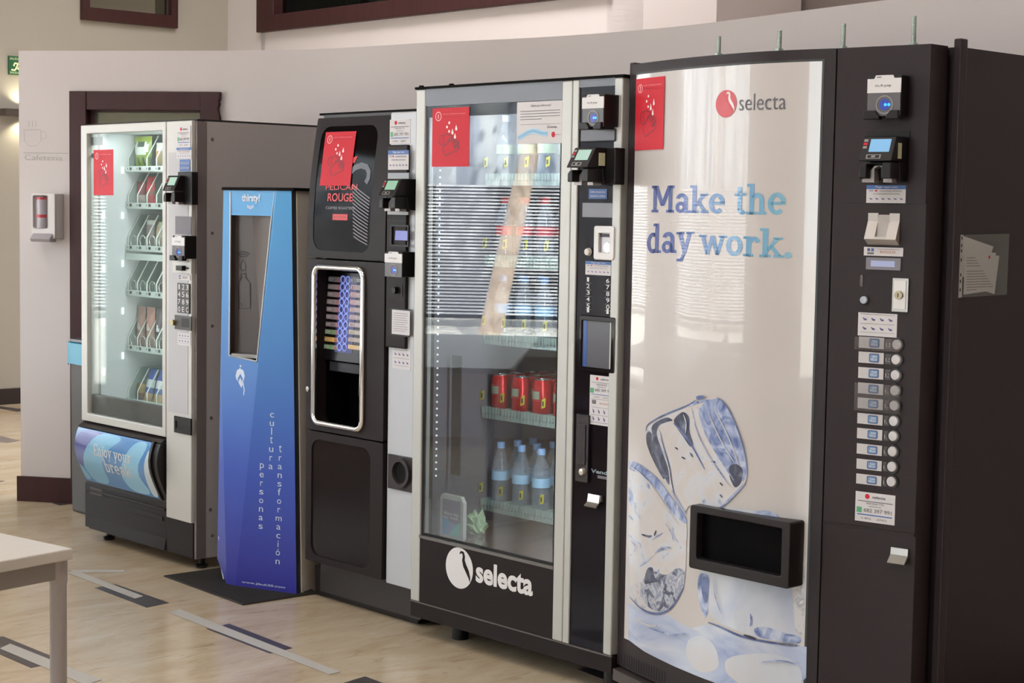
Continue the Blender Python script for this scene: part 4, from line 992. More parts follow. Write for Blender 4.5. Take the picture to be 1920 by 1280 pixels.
# niche
nb = .075
q = [pt(*p) for p in niche]; bk = [(x + .004, nb, z) for x, z in niche]
fa, fb = K(473, 404, nb), K(496, 600, nb); fold_t, fold_b = (fa[0], nb, nz1), (fb[0], nb, nzb + .05)
g = MB().add(q + bk + [fold_t, fold_b], [(4, 7, 8, 9, 5), (0, 4, 5, 1), (2, 6, 7, 3), (3, 7, 4, 0), (2, 6, 8), (6, 8, 7)], 0)
g.build('bottle_niche', mat('niche_steel', '463d3a', 0.3, 0.1), TK)
MB().add([fold_t, fold_b, (q[1][0], q[1][1] + .03, q[1][2] + .04), (q[2][0], q[2][1] + .012, q[2][2])], [(0, 1, 2, 3)]).add([(q[1][0], q[1][1] + .001, q[1][2]), (q[2][0], q[2][1] + .001, q[2][2]), (q[2][0], q[2][1] + .012, q[2][2]), (q[1][0], q[1][1] + .03, q[1][2] + .04)], [(0, 1, 2, 3)]).build('niche_lit_facet', mat('niche_lit_steel', '625955', 0.25, 0.1), TK)  # lighter facet with the niche's reflected light put into its colour
eg = MB(); 
for a, c in ((0, 1), (1, 2), (3, 0)):
    eg.tube([(q[a][0], q[a][1] - .001, q[a][2]), (q[c][0], q[c][1] - .001, q[c][2])], .0035, 6)
eg.tube([(q[3][0], q[3][1] - .001, q[3][2]), pt(nxl - .002, zt - .004)], .0035, 6); eg.tube([(q[2][0], q[2][1] - .001, q[2][2]), (xt0 - .012, .003, zt - .004)], .002, 6)
eg.build('niche_edge', mat('edge_light', 'bcc0c6', 0.3, 0.4), TK)
MB().box(niche[0][0] + .02, niche[1][0] - .008, .03, nb - .003, nzb - .004, nzb + .010).build('drip_grate', mat('grate_steel', '8d8a86', 0.3, 0.7), TK)
g = MB(); yb = nb - .0015
KP = lambda px, py: K(px, py, nb - .002)
for r0 in (1, 2, 3):
    cx, cz = KP(456, 481); rr = .012 + .011 * (r0 - .5); g.stroke(ellipse(cx, cz - .012, rr, rr * .8, 12, 40, 140), .005, yb)
cx, cz = KP(455.5, 497); g.stroke([(cx, cz + .026), (cx + .014, cz - .004), (cx + .01, cz - .018), (cx, cz - .022), (cx - .01, cz - .018), (cx - .014, cz - .004)], .004, yb, closed=True)
bt_ = [(452, 513), (461, 513), (461, 520), (468.5, 530), (469, 578), (447.5, 578), (447, 530), (452, 520)]
g.stroke([KP(*p) for p in bt_], .005, yb, closed=True); g.stroke([KP(451, 568), KP(455, 574)], .003, yb)
g.build('bottle_pictogram', mat('pictogram_dark', '171110', 0.5), TK)
# lettering
g = MB()
def kt(s, a, c, y=None, bold=0.0):
    (x0, z1), (x1, z0) = K(*a, .03), K(*c, .03)
    g.text(s, x0, x1, z0, z1, 0, 0, bold)
kt('thirsty?', (451.5, 363), (492, 382), bold=.035)
for o in (0, 3):
    p0, p1, p2 = K(463, 384 + o, .03), K(470, 388.5 + o, .03), K(478, 384.5 + o, .03); g.stroke([p0, p1, p2], .004, 0)
cx, cz = K(451, 722, .03)
g.stroke([K(*p, .03) for p in ((446, 711), (441, 730), (442, 741), (451, 747), (460, 741), (461.5, 730), (457, 711))], .0055, 0)
g.flat([K(*p, .03) for p in ((451, 690), (444, 694), (441, 704), (443, 713), (452, 700), (460, 713), (462, 704), (459, 694))], 0); g.flat([K(*p, .03) for p in ((452, 707), (446, 719), (452, 732), (458, 720))], 0)
a = K(452, 686, .03); g.flat(ellipse(a[0], a[1], .005, .005, 10), 0)
kt('JIBU', (435, 755), (449, 765), bold=.03); kt('H2O', (450.5, 755), (463.5, 766.5), bold=-.01)
g.build('lettering', mat('kiosk_lettering', 'c9d3e2', 0.45), TK, warp=lambda v: (v.x, fy(v.x, v.z) - .0015, v.z))
def vertical(word, x0, y0, x1, y1, s=9.0):
    n = len(word); g = MB()
    for k, ch in enumerate(word):
        t_ = k / (n - 1); px = x0 + (x1 - x0) * t_; py = y0 + (y1 - y0) * t_
        h = s * (1.5 if ch in 'ltfpó' else 1.0); dy = 3 if ch == 'p' else 0; wd = s * {'l': .18, 'i': .18, 't': .55, 'r': .55, 'f': .6, 'm': 1.25}.get(ch, .85)
        if ch == 'i': h = s * 1.4
        (u0, z1), (u1, z0) = K(px - wd / 2, py + s / 2 - h + dy), K(px + wd / 2, py + s / 2 + dy)
        g.text(ch, u0, u1, z0, z1, -.0015)
    g.build('lettering', mat('kiosk_lettering', 'c9d3e2', 0.45), TK)
vertical('cultura', 510.5, 778, 508, 875); vertical('personas', 491.5, 874, 489, 987); vertical('transformación', 526, 843, 521, 1053)
g = MB(); (x0, z1), (x1, z0) = K(453.5, 1088), K(535, 1106)
g.text('www.jibuh20.com', x0, x1, z0 + .004, z1, -.0015, bold=.01, slope=0)
g.build('lettering', mat('kiosk_lettering', 'c9d3e2', 0.45), TK)
g = MB()
for k, (a, c) in enumerate((((408.5, 1006), (415, 1030)), ((410, 1030), (419.5, 1058)), ((411.5, 1050), (423, 1084)))):
    (x0, z1), (x1, z0) = K(*a, .05), K(*c, .05); g.stroke([(x0, z1), (x1, z0)], .008, 0)
g.build('facet_print', mat('kiosk_lettering', 'c9d3e2'), TK, warp=lambda v: (v.x, fy(v.x, v.z) - .002, v.z))

# ================================================================== THE COFFEE MACHINE
C = Face(Vector((-.745, 6.488, 0)) - EB * .07)
TC = put(thing('coffee_vending_machine', 'dark coffee machine with a chrome framed cup bay', 'vending machine'), C)
c0, c1 = C(575.5, 600, -.012)[0], C(725.5, 600)[0]
cs1 = C(777, 600)[0]
CT = C(650, 219, .02)[1]; zs1, zs2 = C(650, 487)[1], C(650, 816)[1]; zp = C(726, 1088)[1]
def lean(z): return .045 * max(0, (z - 1.42) / .40) ** 1.6
def cwarp(v): return (v.x, v.y + lean(v.z), v.z)
zc = [1.45 + .05 * k for k in range(9)]
pb = on_z(590, 1114, 0); pr = (C.O + EB * .07)
MB().box(C(590, 1080, .07)[0], C(785, 1120, .07)[0], .07, .5, 0.004, C(650, 1075, .07)[1]).build('plinth', mat('plinth_charcoal', '1f1a1a', 0.45, spec=.25), TC, bevel=0.003)
sc = MB(); u_, z_ = C(722, 1115, .068); sc.flat(ellipse(u_, z_, .005, .005, 8), .069); sc.build('plinth_screw', m_steel, TC)
MB().box(c0 + .02, cs1, .045, .74, .03, zs2 - .01).box(c0 + .02, cs1, .17, .74, zs2 - .01, zs1 + .01).box(c0 + .02, c0 + .04, .045, .17, zs2 - .01, zs1 + .01).box(c1 - .03, cs1, .045, .17, zs2 - .01, zs1 + .01).box(c0 + .02, cs1, .045, .74, zs1 + .01, CT + .012).build('cabinet', mat('cabinet_charcoal', '2b2626', 0.45), TC)
MB().box(C(599, 218, .05)[0], cs1 + .004, .05, .74, CT + .012, CT + .02).build('top_cap', m_cap, TC)
def door(name, za, zb_, hole, r, sub=True):
    g = MB(); o_ = rrect(c0, c1, za, zb_, .006, 6); i_ = rrect(*hole, r, 6); g.ring(o_, i_, -.012, .044)
    return g.build(name, m_char, TC, cuts={'z': [z for z in zc if za < z < zb_]}, warp=cwarp, bevel=0.0)
def round_x(v, w=.10, d=.03):
    pass
h1 = C.box((585, 239), (699, 471)); h1 = (c0 + .035, C(699, 350)[0], C(640, 471)[1], C(640, 236, .02)[1])
dr = door('upper_door', zs1 + .003, CT, h1, .05)
g = MB(); g.prism(rrect(*h1, .05, 6), -.006, .0)
m_cof = mat('coffee_door_gloss', '0b0708', 0.05, 0, 0.05)
pn = g.build('door_glass', m_cof, dr, cuts={'z': zc, 'x': [h1[0] + (h1[1] - h1[0]) * k / 8 for k in range(1, 8)]}, warp=lambda v: (v.x, v.y + lean(v.z) - .004, v.z))
g = MB(); yk = -.0115
def ct(s, a, c, m=0, bold=0.0):
    (x0, z1), (x1, z0) = C(*a), C(*c); g.text(s, x0, x1, z0, z1, yk, m, bold)
ct('PELICAN', (612, 345), (671, 356), 0, .01); ct('ROUGE', (617, 362), (664, 378), 0, .015); ct('COFFEE ROASTERS', (614.5, 387), (668, 393), 1)
x0, x1, z0, z1 = C.box((628, 401), (656, 413)); g.rect(x0, x1, z0, z1, yk, 0); g.text('MILANO 1903', x0 + .01, x1 - .01, z0 + .014, z1 - .014, yk - .0006, 2)
g.flat([C(*p) for p in ((640, 300), (667, 292), (662, 304), (645, 312))], yk, 0)
# the bird's neck and a run of slanting lines, drawn in grey
g.stroke([C(*p) for p in ((657, 322), (664, 314), (675, 310), (685, 313), (690, 322), (690, 334), (686, 343))], .022, yk, 3)
for k in range(15):
    a = C(662 + k * .4, 345 + k * 7); c = C(696 - .2 * k, 372 + k * 6.2); g.stroke([a, (a[0] * .6 + c[0] * .4, a[1] * .55 + c[1] * .45), c], .0035, yk, 1)
g.build('door_print', [mat('coffee_red', 'cc2a30', 0.4), mat('coffee_grey', '8a878c', 0.4), mat('coffee_red_dark', '6e1c22', 0.4), mat('bird_grey', '5a5c64', 0.4)], dr, cuts={'z': zc}, warp=lambda v: (v.x, v.y + lean(v.z), v.z))
u_, z_ = C(587.5, 358)
# middle door with the cup bay
h2 = (C(594, 640)[0], C(688, 640)[0], C(640, 800)[1], C(640, 500)[1])
md = door('middle_door', zs2 + .003, zs1 - .003, h2, .035)
pth = [(x, -.016, z) for x, z in rrect(h2[0] + .004, h2[1] - .004, h2[2] + .004, h2[3] - .004, .034, 8)]
MB().tube(pth, .011, 12, closed=True, ref=(0, 1, 0)).build('chrome_surround', m_chrome, md, smooth=60)
bay = MB(); zz = C(640, 677, .03)[1]
bay.box(h2[0] - .01, h2[1] + .01, .16, .165, h2[2] - .01, h2[3] + .01).box(h2[0] - .012, h2[0] - .005, .0, .16, h2[2] - .01, h2[3] + .01).box(h2[1] + .004, h2[1] + .01, .0, .16, h2[2] - .01, h2[3] + .01).box(h2[0] - .01, h2[1] + .01, .0, .16, h2[2] - .012, h2[2] - .004)
bay.build('cup_bay', mat('bay_black', '0a080a', 0.4, spec=.15), md)
sx0, sx1 = h2[0] + .006, h2[1] - .006; sz1 = C(640, 512, .02)[1]
sel = MB().prism_x([(.03, zz), (.06, sz1), (.12, sz1), (.12, zz)], sx0, sx1)
selp = sel.build('selection_panel', mat('selection_black', '1a171a', 0.2, spec=.3), md)
def SP(px, py):
    y = .03
    for _ in range(3):
        u, z = C(px, py, y); y = .03 + .03 * (z - zz) / (sz1 - zz)
    return u, z, y
def sq(mb, a, c, m, off=.0015):
    (x0, z1, _a), (x1, z0, _b) = SP(*a), SP(*c)
    yq = lambda z: .03 + .03 * (z - zz) / (sz1 - zz) - off
    mb.add([(x0, yq(z0), z0), (x1, yq(z0), z0), (x1, yq(z1), z1), (x0, yq(z1), z1)], [(0, 1, 2, 3)], m)
    return x0, x1, z0, z1, yq
colsL = ['6f6d75', '8d7f82', '8c7d80', '8f8084', '8a7c80', '80747a', '7d7076', '6d8a62', 'c79a4c', '6f8f66']
colsR = ['5f5d65', 'a0868c', 'a8888e', 'a88a90', 'a08a90', '9a868c', '98858a', '9c9488', 'a08f88', 'c7a468']
cardm = {c: mat('card_' + c, c, 0.35, emit=0.14) for c in set(colsL + colsR)}
bl = MB(); sq(bl, (639, 517), (660, 663), 0, .001); bl.build('button_strip', mat('button_strip_blue', '23246a', 0.3, emit=0.15), selp)
for k in range(10):
    t_ = k / 9; y0 = 517.5 + t_ * 126.5; xl0 = 611 - t_ * 7.5; xl1 = 639.5 - t_ * 7; 
    cd = MB(); x0, x1, z0, z1, yq = sq(cd, (xl0, y0), (xl1, y0 + 11.8), 0)
    W_, H_ = x1 - x0, z1 - z0
    for q, (a, c, e0, e1, mm) in enumerate(((.06, .13, .25, .65, 1), (.22, .55, .55, .7, 1), (.22, .5, .25, .38, 1), (.82, .97, .05, .95, 2))): cd.rect(x0 + a * W_, x0 + c * W_, z0 + e0 * H_, z0 + e1 * H_, yq(z0 + .5 * H_) - .002, mm)
    cd.build('drink_card', [cardm[colsL[k]], m_paper, mat('card_accent', 'a06a70', 0.4)], selp)
    cd = MB(); xr0 = 659 - t_ * 6; x0, x1, z0, z1, yq = sq(cd, (xr0, y0 + 1.6), (685, y0 + 13.4), 0); W_, H_ = x1 - x0, z1 - z0
    for q, (a, c, e0, e1, mm) in enumerate(((.06, .13, .25, .65, 1), (.42, .8, .55, .7, 1), (.42, .7, .25, .38, 1))): cd.rect(x0 + a * W_, x0 + c * W_, z0 + e0 * H_, z0 + e1 * H_, yq(z0 + .5 * H_) - .002, mm)
    cd.build('drink_card', [cardm[colsR[k]], m_paper], selp)
    for xb, dy in ((644.3 - t_ * 7, 6.2), (654 - t_ * 7, 7.2)):
        u, z, y = SP(xb, y0 + dy)
        b = MB().ring(ellipse(u, z, .0145, .0145, 18), ellipse(u, z, .011, .011, 18), y - .004, y).build('select_button', mat('button_ring_blue', '8f9ff0', 0.3, emit=0.35), selp)
u0, z0 = C(627, 674, .05); u1, z1 = C(686, 700, .05)
MB().box(C(625, 690, .06)[0], h2[1] - .004, .04, .12, C(640, 697, .05)[1], C(640, 678, .05)[1]).build('cup_dispenser_shroud', mat('shroud_grey', '33353c', 0.15), md, bevel=0.004)
a, c = C(675, 742, .1), C(676, 705, .1); MB().tube([(a[0], .1, a[1]), (c[0], .1, c[1])], .007, 8).build('nozzle', mat('nozzle_dark', '2a2c2e', 0.3), md, smooth=60)
u, z = C(583.5, 728.5); MB().lathe([(.001, -.02), (.010, -.019), (.011, -.012)], u, z, 14, 0, 'y').build('door_lock', m_steel, md, smooth=50)
# lower door
h3 = (C(588.5, 900)[0], C(699, 900)[0], C(640, 1047)[1] - .01, C(640, 830)[1])
ld_ = door('lower_door', zp, zs2 - .003, h3, .045)
g = MB(); g.prism(rrect(*h3, .045, 6), -.007, .0); g.build('door_panel', mat('lower_gloss', '1c1516', 0.08, 0, 0.10), ld_)
# silver column and payment module
sx = C(728.5, 600)[0]
MB().box(sx, cs1, .0, .045, zp - .01, CT + .006).build('side_column', mat('column_silver', 'b9bbc0', 0.4, 0.1), TC, bevel=0.004)
px0, px1, pz0, pz1 = sx + .001, C(768, 400)[0], C(740, 651)[1], C(740, 272)[1]
pm = MB().box(px0, px1, -.014, 0.0, pz0, pz1).build('payment_panel', m_char, TC, bevel=0.004)
MB().box(px0, px1, -.0146, -.0138, C(745, 414)[1] - .001, C(745, 414)[1] + .001).build('panel_joint', m_black, TC)
yc = -.015
sticker(C, TC, (731, 224.5), (769, 269), 'selecta', -.001)
sticker(C, TC, (728, 282), (766, 318), 'pay', yc)
MB().box(*C.box((729, 324), (768, 335), yc)[:2], yc - .004, yc, *C.box((729, 324), (768, 335), yc)[2:]).build('tape_strip', mat('shiny_tape', '8b8c8e', 0.15), TC)
MB().box(*C.box((728, 396), (767, 403), yc)[:2], yc - .004, yc, *C.box((728, 396), (767, 403), yc)[2:]).build('tape_strip', mat('shiny_tape', '8b8c8e', 0.15), TC)
chip_terminal(C, TC, (722.5, 335), (753, 396), 0.11, '8fb8a0', label='black card terminal with a green screen')
x0, x1, z0, z1 = C.box((734, 421), (768, 463), yc)
d_ = MB().ring(rrect(x0, x1, z0, z1, .004), rrect(x0 + .008, x1 - .006, z0 + .006, z1 - .006, .003), yc - .006, yc).build('display_bezel', m_black, TC)
xa, xb, za, zb = C.box((742, 432), (768, 451), yc); MB().add([(xa, yc - .004, za), (xb - .006, yc - .004, za), (xb - .006, yc - .001, zb), (xa, yc - .001, zb)], [(0, 1, 2, 3)]).build('screen', mat('display_violet', '5a5aa8', 0.2, emit=0.35), d_)
contactless_reader(C, TC, (722.5, 471), (754, 524), 0.06, label='grey card reader with a blue light', clip=False)
u, z = C(743, 544, yc); g = MB().lathe([(.011, yc - .014), (.013, yc)], u, z, 14, 0, 'y'); u, z = C(753.5, 544, yc); g.box(u - .003, u + .003, yc - .001, yc, z - .022, z + .022); g.build('coin_slot', m_black, TC)
x0, x1, z0, z1 = C.box((732, 577), (768, 632), yc); MB().box(x0, x1, yc - .002, yc, z0, z1).build('sheet_holder', m_black, TC)
sticker(C, TC, (735, 580), (768, 629), 'plain', yc - .003, 'instruction_sheet')
sticker(C, TC, (736, 652), (769.5, 694), 'icons', -.001)
x0, x1, z0, z1 = C.box((729, 850), (776, 924), -.004)
g = MB().box(x0, x1, -.008, 0, z0, z1); u, z = C(753, 886, -.008); g.lathe([(.052, -.008), (.052, -.02), (.040, -.02), (.036, -.004)], u, z, 26, 0, 'y')
cp = g.build('coin_return', mat('coin_return_dark', '2f2a2b', 0.3), TC, smooth=40)
MB().lathe([(.036, -.0105), (.03, -.0105)], u, z, 20, 0, 'y').build('return_cup', m_black, cp)
nt = notice(C, (596.5, 247), (652.5, 348), 'red hand washing notice covering the bird on the coffee machine door', y=-.014, cuts={'z': zc}, warp=lambda v: (v.x, v.y + lean(v.z), v.z))
# ================================================================== THE GLASS FRONTED DRINKS MACHINE
D = Face((-.332, 5.889, 0))
TD = put(thing('drinks_vending_machine', 'glass fronted drinks machine with aluminium posts and red cans inside', 'vending machine'), D)
DW, DH, DD = .975, 1.90, .72
m_char_d = m_char
g0, g1 = .050, .706                 # glass edges
gz0, gz1 = .362, 1.838
cb = MB()
cb.box(.012, .045, .03, DD, .09, DH - .01).box(.715, DW - .012, .03, DD, .09, DH - .01).box(.045, .715, DD - .04, DD, .09, DH - .01).box(.045, .715, .03, DD - .04, DH - .05, DH - .01).box(.045, .715, .03, DD - .04, .09, .345)
cb.build('cabinet', mat('cabinet_black', '1d1919', 0.45, spec=.3), TD)
ln = MB().box(.045, .05, .04, DD - .05, .345, 1.85).box(.05, .715, DD - .05, DD - .045, .345, 1.85).box(.708, .715, .04, DD - .05, .345, 1.85).box(.05, .708, .04, DD - .05, 1.845, 1.85)
ln.build('liner', mat('drinks_liner', '6a6770', 0.35), TD)
MB().box(.05, .708, .03, DD - .05, .345, .356).build('cabinet_floor', mat('drinks_floor', '5a4a4a', 0.16), TD)
pz = .128
MB().box(.0, .047, -.012, .03, pz, DH - .004).build('frame_post', m_alu, TD, bevel=0.004)
MB().box(.712, .757, -.012, .03, pz, DH - .004).build('frame_post', m_alu, TD, bevel=0.004)
MB().box(.7595, .786, -.012, .03, pz, DH - .004).build('frame_post', m_alu, TD, bevel=0.003)
MB().box(.938, .972, -.012, .03, pz, DH - .004).build('frame_post', m_alu, TD, bevel=0.004)
MB().box(.047, .712, -.010, .03, gz1, DH - .004).build('header_panel', mat('header_slate', '6c6f78', 0.35), TD)
MB().box(.786, .938, -.010, .03, 1.872, DH - .004).build('header_panel', mat('header_slate', '6c6f78'), TD)
tc_ = MB().box(-.004, .978, -.016, DD, DH - .004, DH + .004)
for x in (.012, .17): tc_.lathe([(.010, DH + .004), (.008, DH + .010)], x, .0, 10)
tc_.build('top_cap', m_cap, TD)
MB().ring(rrect(g0, g1, gz0, gz1), rrect(g0 + .012, g1 - .004, gz0 + .012, 1.80), -.006, -.001).build('glass_border', m_black, TD)
MB().box(g0, g1, -.006, .001, gz0, gz1).build('glass_pane', glass('drinks_glass', 'e4e9ea', 1.85), TD)
# lower front with the white logo and the perforations
lo = MB().box(.047, .712, -.010, .03, pz, gz0 - .004, 0)
cx, cz = D(861, 1064.5, -.011); rx = (D(886.5, 1068, -.011)[0] - D(835.5, 1060, -.011)[0]) / 2; rz = (D(861, 1026, -.011)[1] - D(861, 1103, -.011)[1]) / 2
swan_logo(lo, cx, cz, rx, rz, -.0108, 1, 0)
(x0, _), (x1, _) = D(892, 1080, -.011), D(999, 1100, -.011); z0 = D(945, 1104.5, -.011)[1]; z1 = D(945, 1062, -.011)[1]
lo.text('selecta', x0, x1, z0, z1, -.0110, 1, bold=.035)
for r_ in range(5):
    z = .235 - r_ * .0195 - (0)
    k = 0; x = .056 + (.0035 if r_ % 2 else 0)
    while x < .706:
        if r_ > 0 or x < 2: lo.flat(ellipse(x, z, .0036, .0036, 6), -.0106, 2)
        x += .0142
lo.build('lower_panel', [m_char, mat('logo_white', 'dcd9da', 0.5), mat('hole_black', '0a0808', 0.8)], TD)
rail = MB().box(.045, .712, -.014, -.006, gz0 - .008, gz0 + .002)
rail.build('glass_rail', mat('rail_pale', '6a6664', 0.25), TD)
bs = MB().box(.0, .975, -.010, .05, .072, pz - .003, 0).box(.012, DW - .012, .05, DD, .072, .09, 0)
for z in (.113, .096, ):
    x = .02
    while x < .92: bs.flat(ellipse(x, z, .0036, .0036, 6), -.0106, 1); x += .0142
bs.build('base_plinth', [m_char, mat('hole_black', '0a0808')], TD)
MB().box(0, .976, -.013, -.006, pz - .004, pz).build('plinth_trim', mat('plinth_line', '5a5250', 0.35), TD)
lg = on_z(863, 1196, 0); lgx, lgy = (lg - D.O).dot(D.e), (lg - D.O).dot(D.b)
for x, y in ((lgx, lgy), (lgx, DD - .08), (.935, lgy - .06), (.935, DD - .08)):
    MB().lathe([(.030, 0.0), (.030, .072)], x, y, 18).build('foot', m_black, TD, smooth=40)
# control column
MB().box(.786, .938, -.006, .03, pz, 1.872).build('control_panel', mat('control_gloss', '161016', 0.07, 0, 0.10), TD)
yv = -.007
contactless_reader(D, TD, (1093, 178), (1132, 242), 0.075, label='grey card reader with a blue light')
x0, x1, z0, z1 = D.box((1093, 243), (1157, 278), yv)
MB().box(x0, x1, yv - .012, yv, z0 + .02, z1).build('reader_bracket', mat('bracket_grey', '4c4a4e', 0.25), TD, bevel=0.004)
chip_terminal(D, TD, (1079, 277), (1117, 347), 0.13, '8cb0a4', green=True, label='black card terminal with a green screen')
xa, xb, za, zb = D.box((1100, 278), (1157, 346), -.04); MB().box(xa, xb, -.05, yv, za, zb).build('terminal_mount', m_black, TD, bevel=0.003)
sticker(D, TD, (1104, 354), (1138, 373), 'blue', yv - .001)
x0, x1, z0, z1 = D.box((1091, 380), (1153, 408), yv); MB().box(x0 + .006, x1 - .004, yv - .003, yv, z0, z1).build('taped_film', mat('film_grey', '6f6e74', 0.12), TD)
x0, x1, z0, z1 = D.box((1118, 423), (1154, 488), yv)
cm = MB().ring(rrect(x0, x1, z0, z1, .008), rrect(x0 + .020, x1 - .018, z0 + .022, z1 - .022, .002), yv - .01, yv).build('coin_mech_bezel', mat('bezel_white', 'd8d6d6', 0.3), TD, bevel=0.002)
g = MB().box(x0 + .016, x1 - .014, yv - .0015, yv - .0005, z0 + .018, z1 - .018, 0); cu_, cz_ = D(1141, 464, yv); g.lathe([(.016, yv - .006), (.016, yv - .001)], cu_, cz_, 18, 1, 'y'); g.box(x0 + .02, x1 - .018, yv - .003, yv - .001, z1 - .034, z1 - .024, 2)
g.build('coin_slot', [mat('recess_silver', '9d9a9c', 0.25, .3), m_steel, m_dtext], cm)
u, z = D(1104, 472, yv); MB().lathe([(.001, yv - .012), (.010, yv - .010), (.013, yv)], u, z, 16, 0, 'y').build('refund_button', mat('button_ivory', 'd6d0c8', 0.2), TD, smooth=50)
sticker(D, TD, (1098, 489), (1145, 517), 'pay', yv - .001)
nm = MB()
for k, (l_, r_) in enumerate(zip('12345', '67890')):
    yl = 519.5 + 12.3 * k; 
    for ch, px, dy in ((l_, 1103, 0), (r_, 1140, 2.5)):
        (ua, zt_), (ub, zb_) = D(px - (2 if ch == '1' else 3), yl + dy, yv), D(px + (2 if ch == '1' else 3), yl + dy + 8.5, yv); nm.text(ch, ua, ub, zb_, zt_, yv - .001, 0, .01)
    a = D(1098, yl + 11, yv); nm.rect(a[0], a[0] + .025, a[1] - .0008, a[1] + .0008, yv - .001, 1); a = D(1134, yl + 13.5, yv); nm.rect(a[0], a[0] + .025, a[1] - .0008, a[1] + .0008, yv - .001, 1)
for px, py in ((1103, 581), (1139.5, 584)):
    u, z = D(px, py, yv); nm.rect(u - .005, u + .005, z - .007, z + .007, yv - .001, 0)
nm.build('key_numbers', [m_white, m_gtext], TD)
x0, x1, z0, z1 = D.box((1090, 590), (1154, 700), yv)
sc = MB().ring(rrect(x0, x1, z0, z1, .006), rrect(x0 + .010, x1 - .016, z0 + .012, z1 - .016, .004), yv - .008, yv).build('screen_bezel', m_black_gloss, TD, bevel=0.002)
xa, xb, za, zb = x0 + .010, x1 - .016, z0 + .012, z1 - .016
g = MB().box(xa, xb, yv - .003, yv, za, zb, 0); g.box(xa + .004, xa + .020, yv - .0036, yv - .003, za, zb, 1); g.build('screen', [mat('screen_slate', '45454c', 0.2, emit=0.05), mat('screen_blue', '14458e', 0.2, emit=0.12)], sc)
sticker(D, TD, (1106.5, 702), (1150.5, 801), 'long', yv - .001)
x0, x1, z0, z1 = D.box((1085, 775), (1105, 905), yv)
hd = MB().box(x0, x1, yv - .010, yv, z0, z1).box(x0 + .012, x1 - .010, yv - .014, yv - .010, z0 + .055, z1 - .03).build('door_handle', mat('handle_dark', '2b2529', 0.25), TD, bevel=0.003)
u, z = D(1093.5, 884, yv - .01); MB().lathe([(.001, yv - .022), (.010, yv - .02), (.012, yv - .01)], u, z, 16, 0, 'y').build('door_lock', mat('lock_ivory', 'c8c2b4', 0.2, .5), hd, smooth=50)
(ua, za), (ub, zb) = D(1108, 896, yv), D(1146, 886, yv)
g = MB(); (ua, zt_), (ub, zb_) = D(1108, 878, yv), D(1147, 897, yv); g.text('Vendo', ua, ub, zb_ + .008, zt_, yv - .001, 0, .03, shear=.12)
g.box(ua + .03, ub - .004, yv - .001, yv - .0008, zb_ - .006, zb_ + .003, 1); g.build('maker_lettering', [mat('vendo_grey', '8e98a2', 0.3, .3), m_gtext], TD)
x0, x1, z0, z1 = D.box((1101, 925), (1124, 953), -.02)
MB().prism_x([(-.03, z0), (-.034, z0 + .004), (-.012, z1 - .02), (-.006, z1 - .02), (-.006, z1), (-.016, z1), (-.02, z1 - .024)], x0, x1 - .004).box(x0 + .006, x1, -.014, -.006, z1 - .02, z1).build('latch', m_steel, TD)

# trays with pegs and yellow tags, then the drinks
SYD = .262
def tray(py, n=5):
    z = D(905, py, SYD)[1]
    sh = MB().box(.055, .706, SYD, SYD + .40, z - .012, z - .004).build('shelf', mat('tray_dark', '2d3038', 0.4), TD)
    pg = MB(); x = .062
    while x < .70:
        pg.box(x, x + .006, SYD - .004, SYD + .006, z - .02, z + .020); x += .0165
    pg.box(.055, .706, SYD - .002, SYD + .002, z - .022, z - .006)
    pg.build('front_comb', glass('comb_clear', 'dfe9e6', 1.4, .08, haze=.30, hazecol='d5e4de'), sh)
    tg = MB()
    for k in range(n + 1):
        x = .062 + .1045 * k
        if x < .70: tg.prism([(x - .009, z + .04), (x + .009, z + .046), (x + .011, z + .078), (x - .007, z + .072)], SYD - .008, SYD - .006, 0); tg.rect(x - .004, x + .004, z + .05, z + .066, SYD - .0088, 1)
        if x < .70: tg.box(x - .003, x + .003, SYD - .006, SYD + .39, z - .004, z + .02, 2)
    tg.build('channel_tag', [mat('tag_yellow', 'c9c23a', 0.4), m_dtext, glass('comb_clear', 'dfe9e6')], sh)
    return z
tz = [tray(py) for py in (336, 487, 632, 771)]
tzb = tray(944)
ORD = ['first', 'second', 'third', 'fourth', 'fifth', 'sixth']
def colx(k): return .062 + .1045 * k + .043
# can
def make_can():
    t = thing('soda_can', '', 'can', group='red cans on the can tray')
    MB().lathe([(.025, 0), (.0275, .004), (.0345, .013), (.0345, .122), (.0300, .132), (.0282, .135)], 0, 0, 24).build('body', mat('can_red', 'c01f22', 0.25, 0.35), t, smooth=50)
    MB().lathe([(.0282, .135), (.0290, .1375), (.0270, .1375), (.0260, .134), (.001, .134)], 0, 0, 24).build('lid', mat('can_lid', 'c4c4c6', 0.25, 0.8), t, smooth=50)
    MB().prism_z(ellipse(0, .006, .006, .011, 12), .1342, .1355).build('pull_tab', mat('can_lid', 'c4c4c6'), t)
    g = MB(); n = 9
    for i in range(n):
        a0, a1 = (math.radians(-90 - 40 + 80 * (i + q) / n) for q in (0, 1))
        g.add([(.0349 * math.cos(a), .0349 * math.sin(a), z) for a, z in ((a0, .062), (a1, .062), (a1, .104), (a0, .104))], [(0, 1, 2, 3)], 0)
        if 1 <= i <= 7: g.add([(.0351 * math.cos(a), .0351 * math.sin(a), z) for a, z in ((a0, .070), (a1, .070), (a1, .097), (a0, .097))], [(0, 1, 2, 3)], 1)
    g.build('can_label', [mat('can_red_deep', 'a5181c', 0.3), mat('can_sage', '8f9a84', 0.35)], t)
    return t
can0 = make_can(); first = True
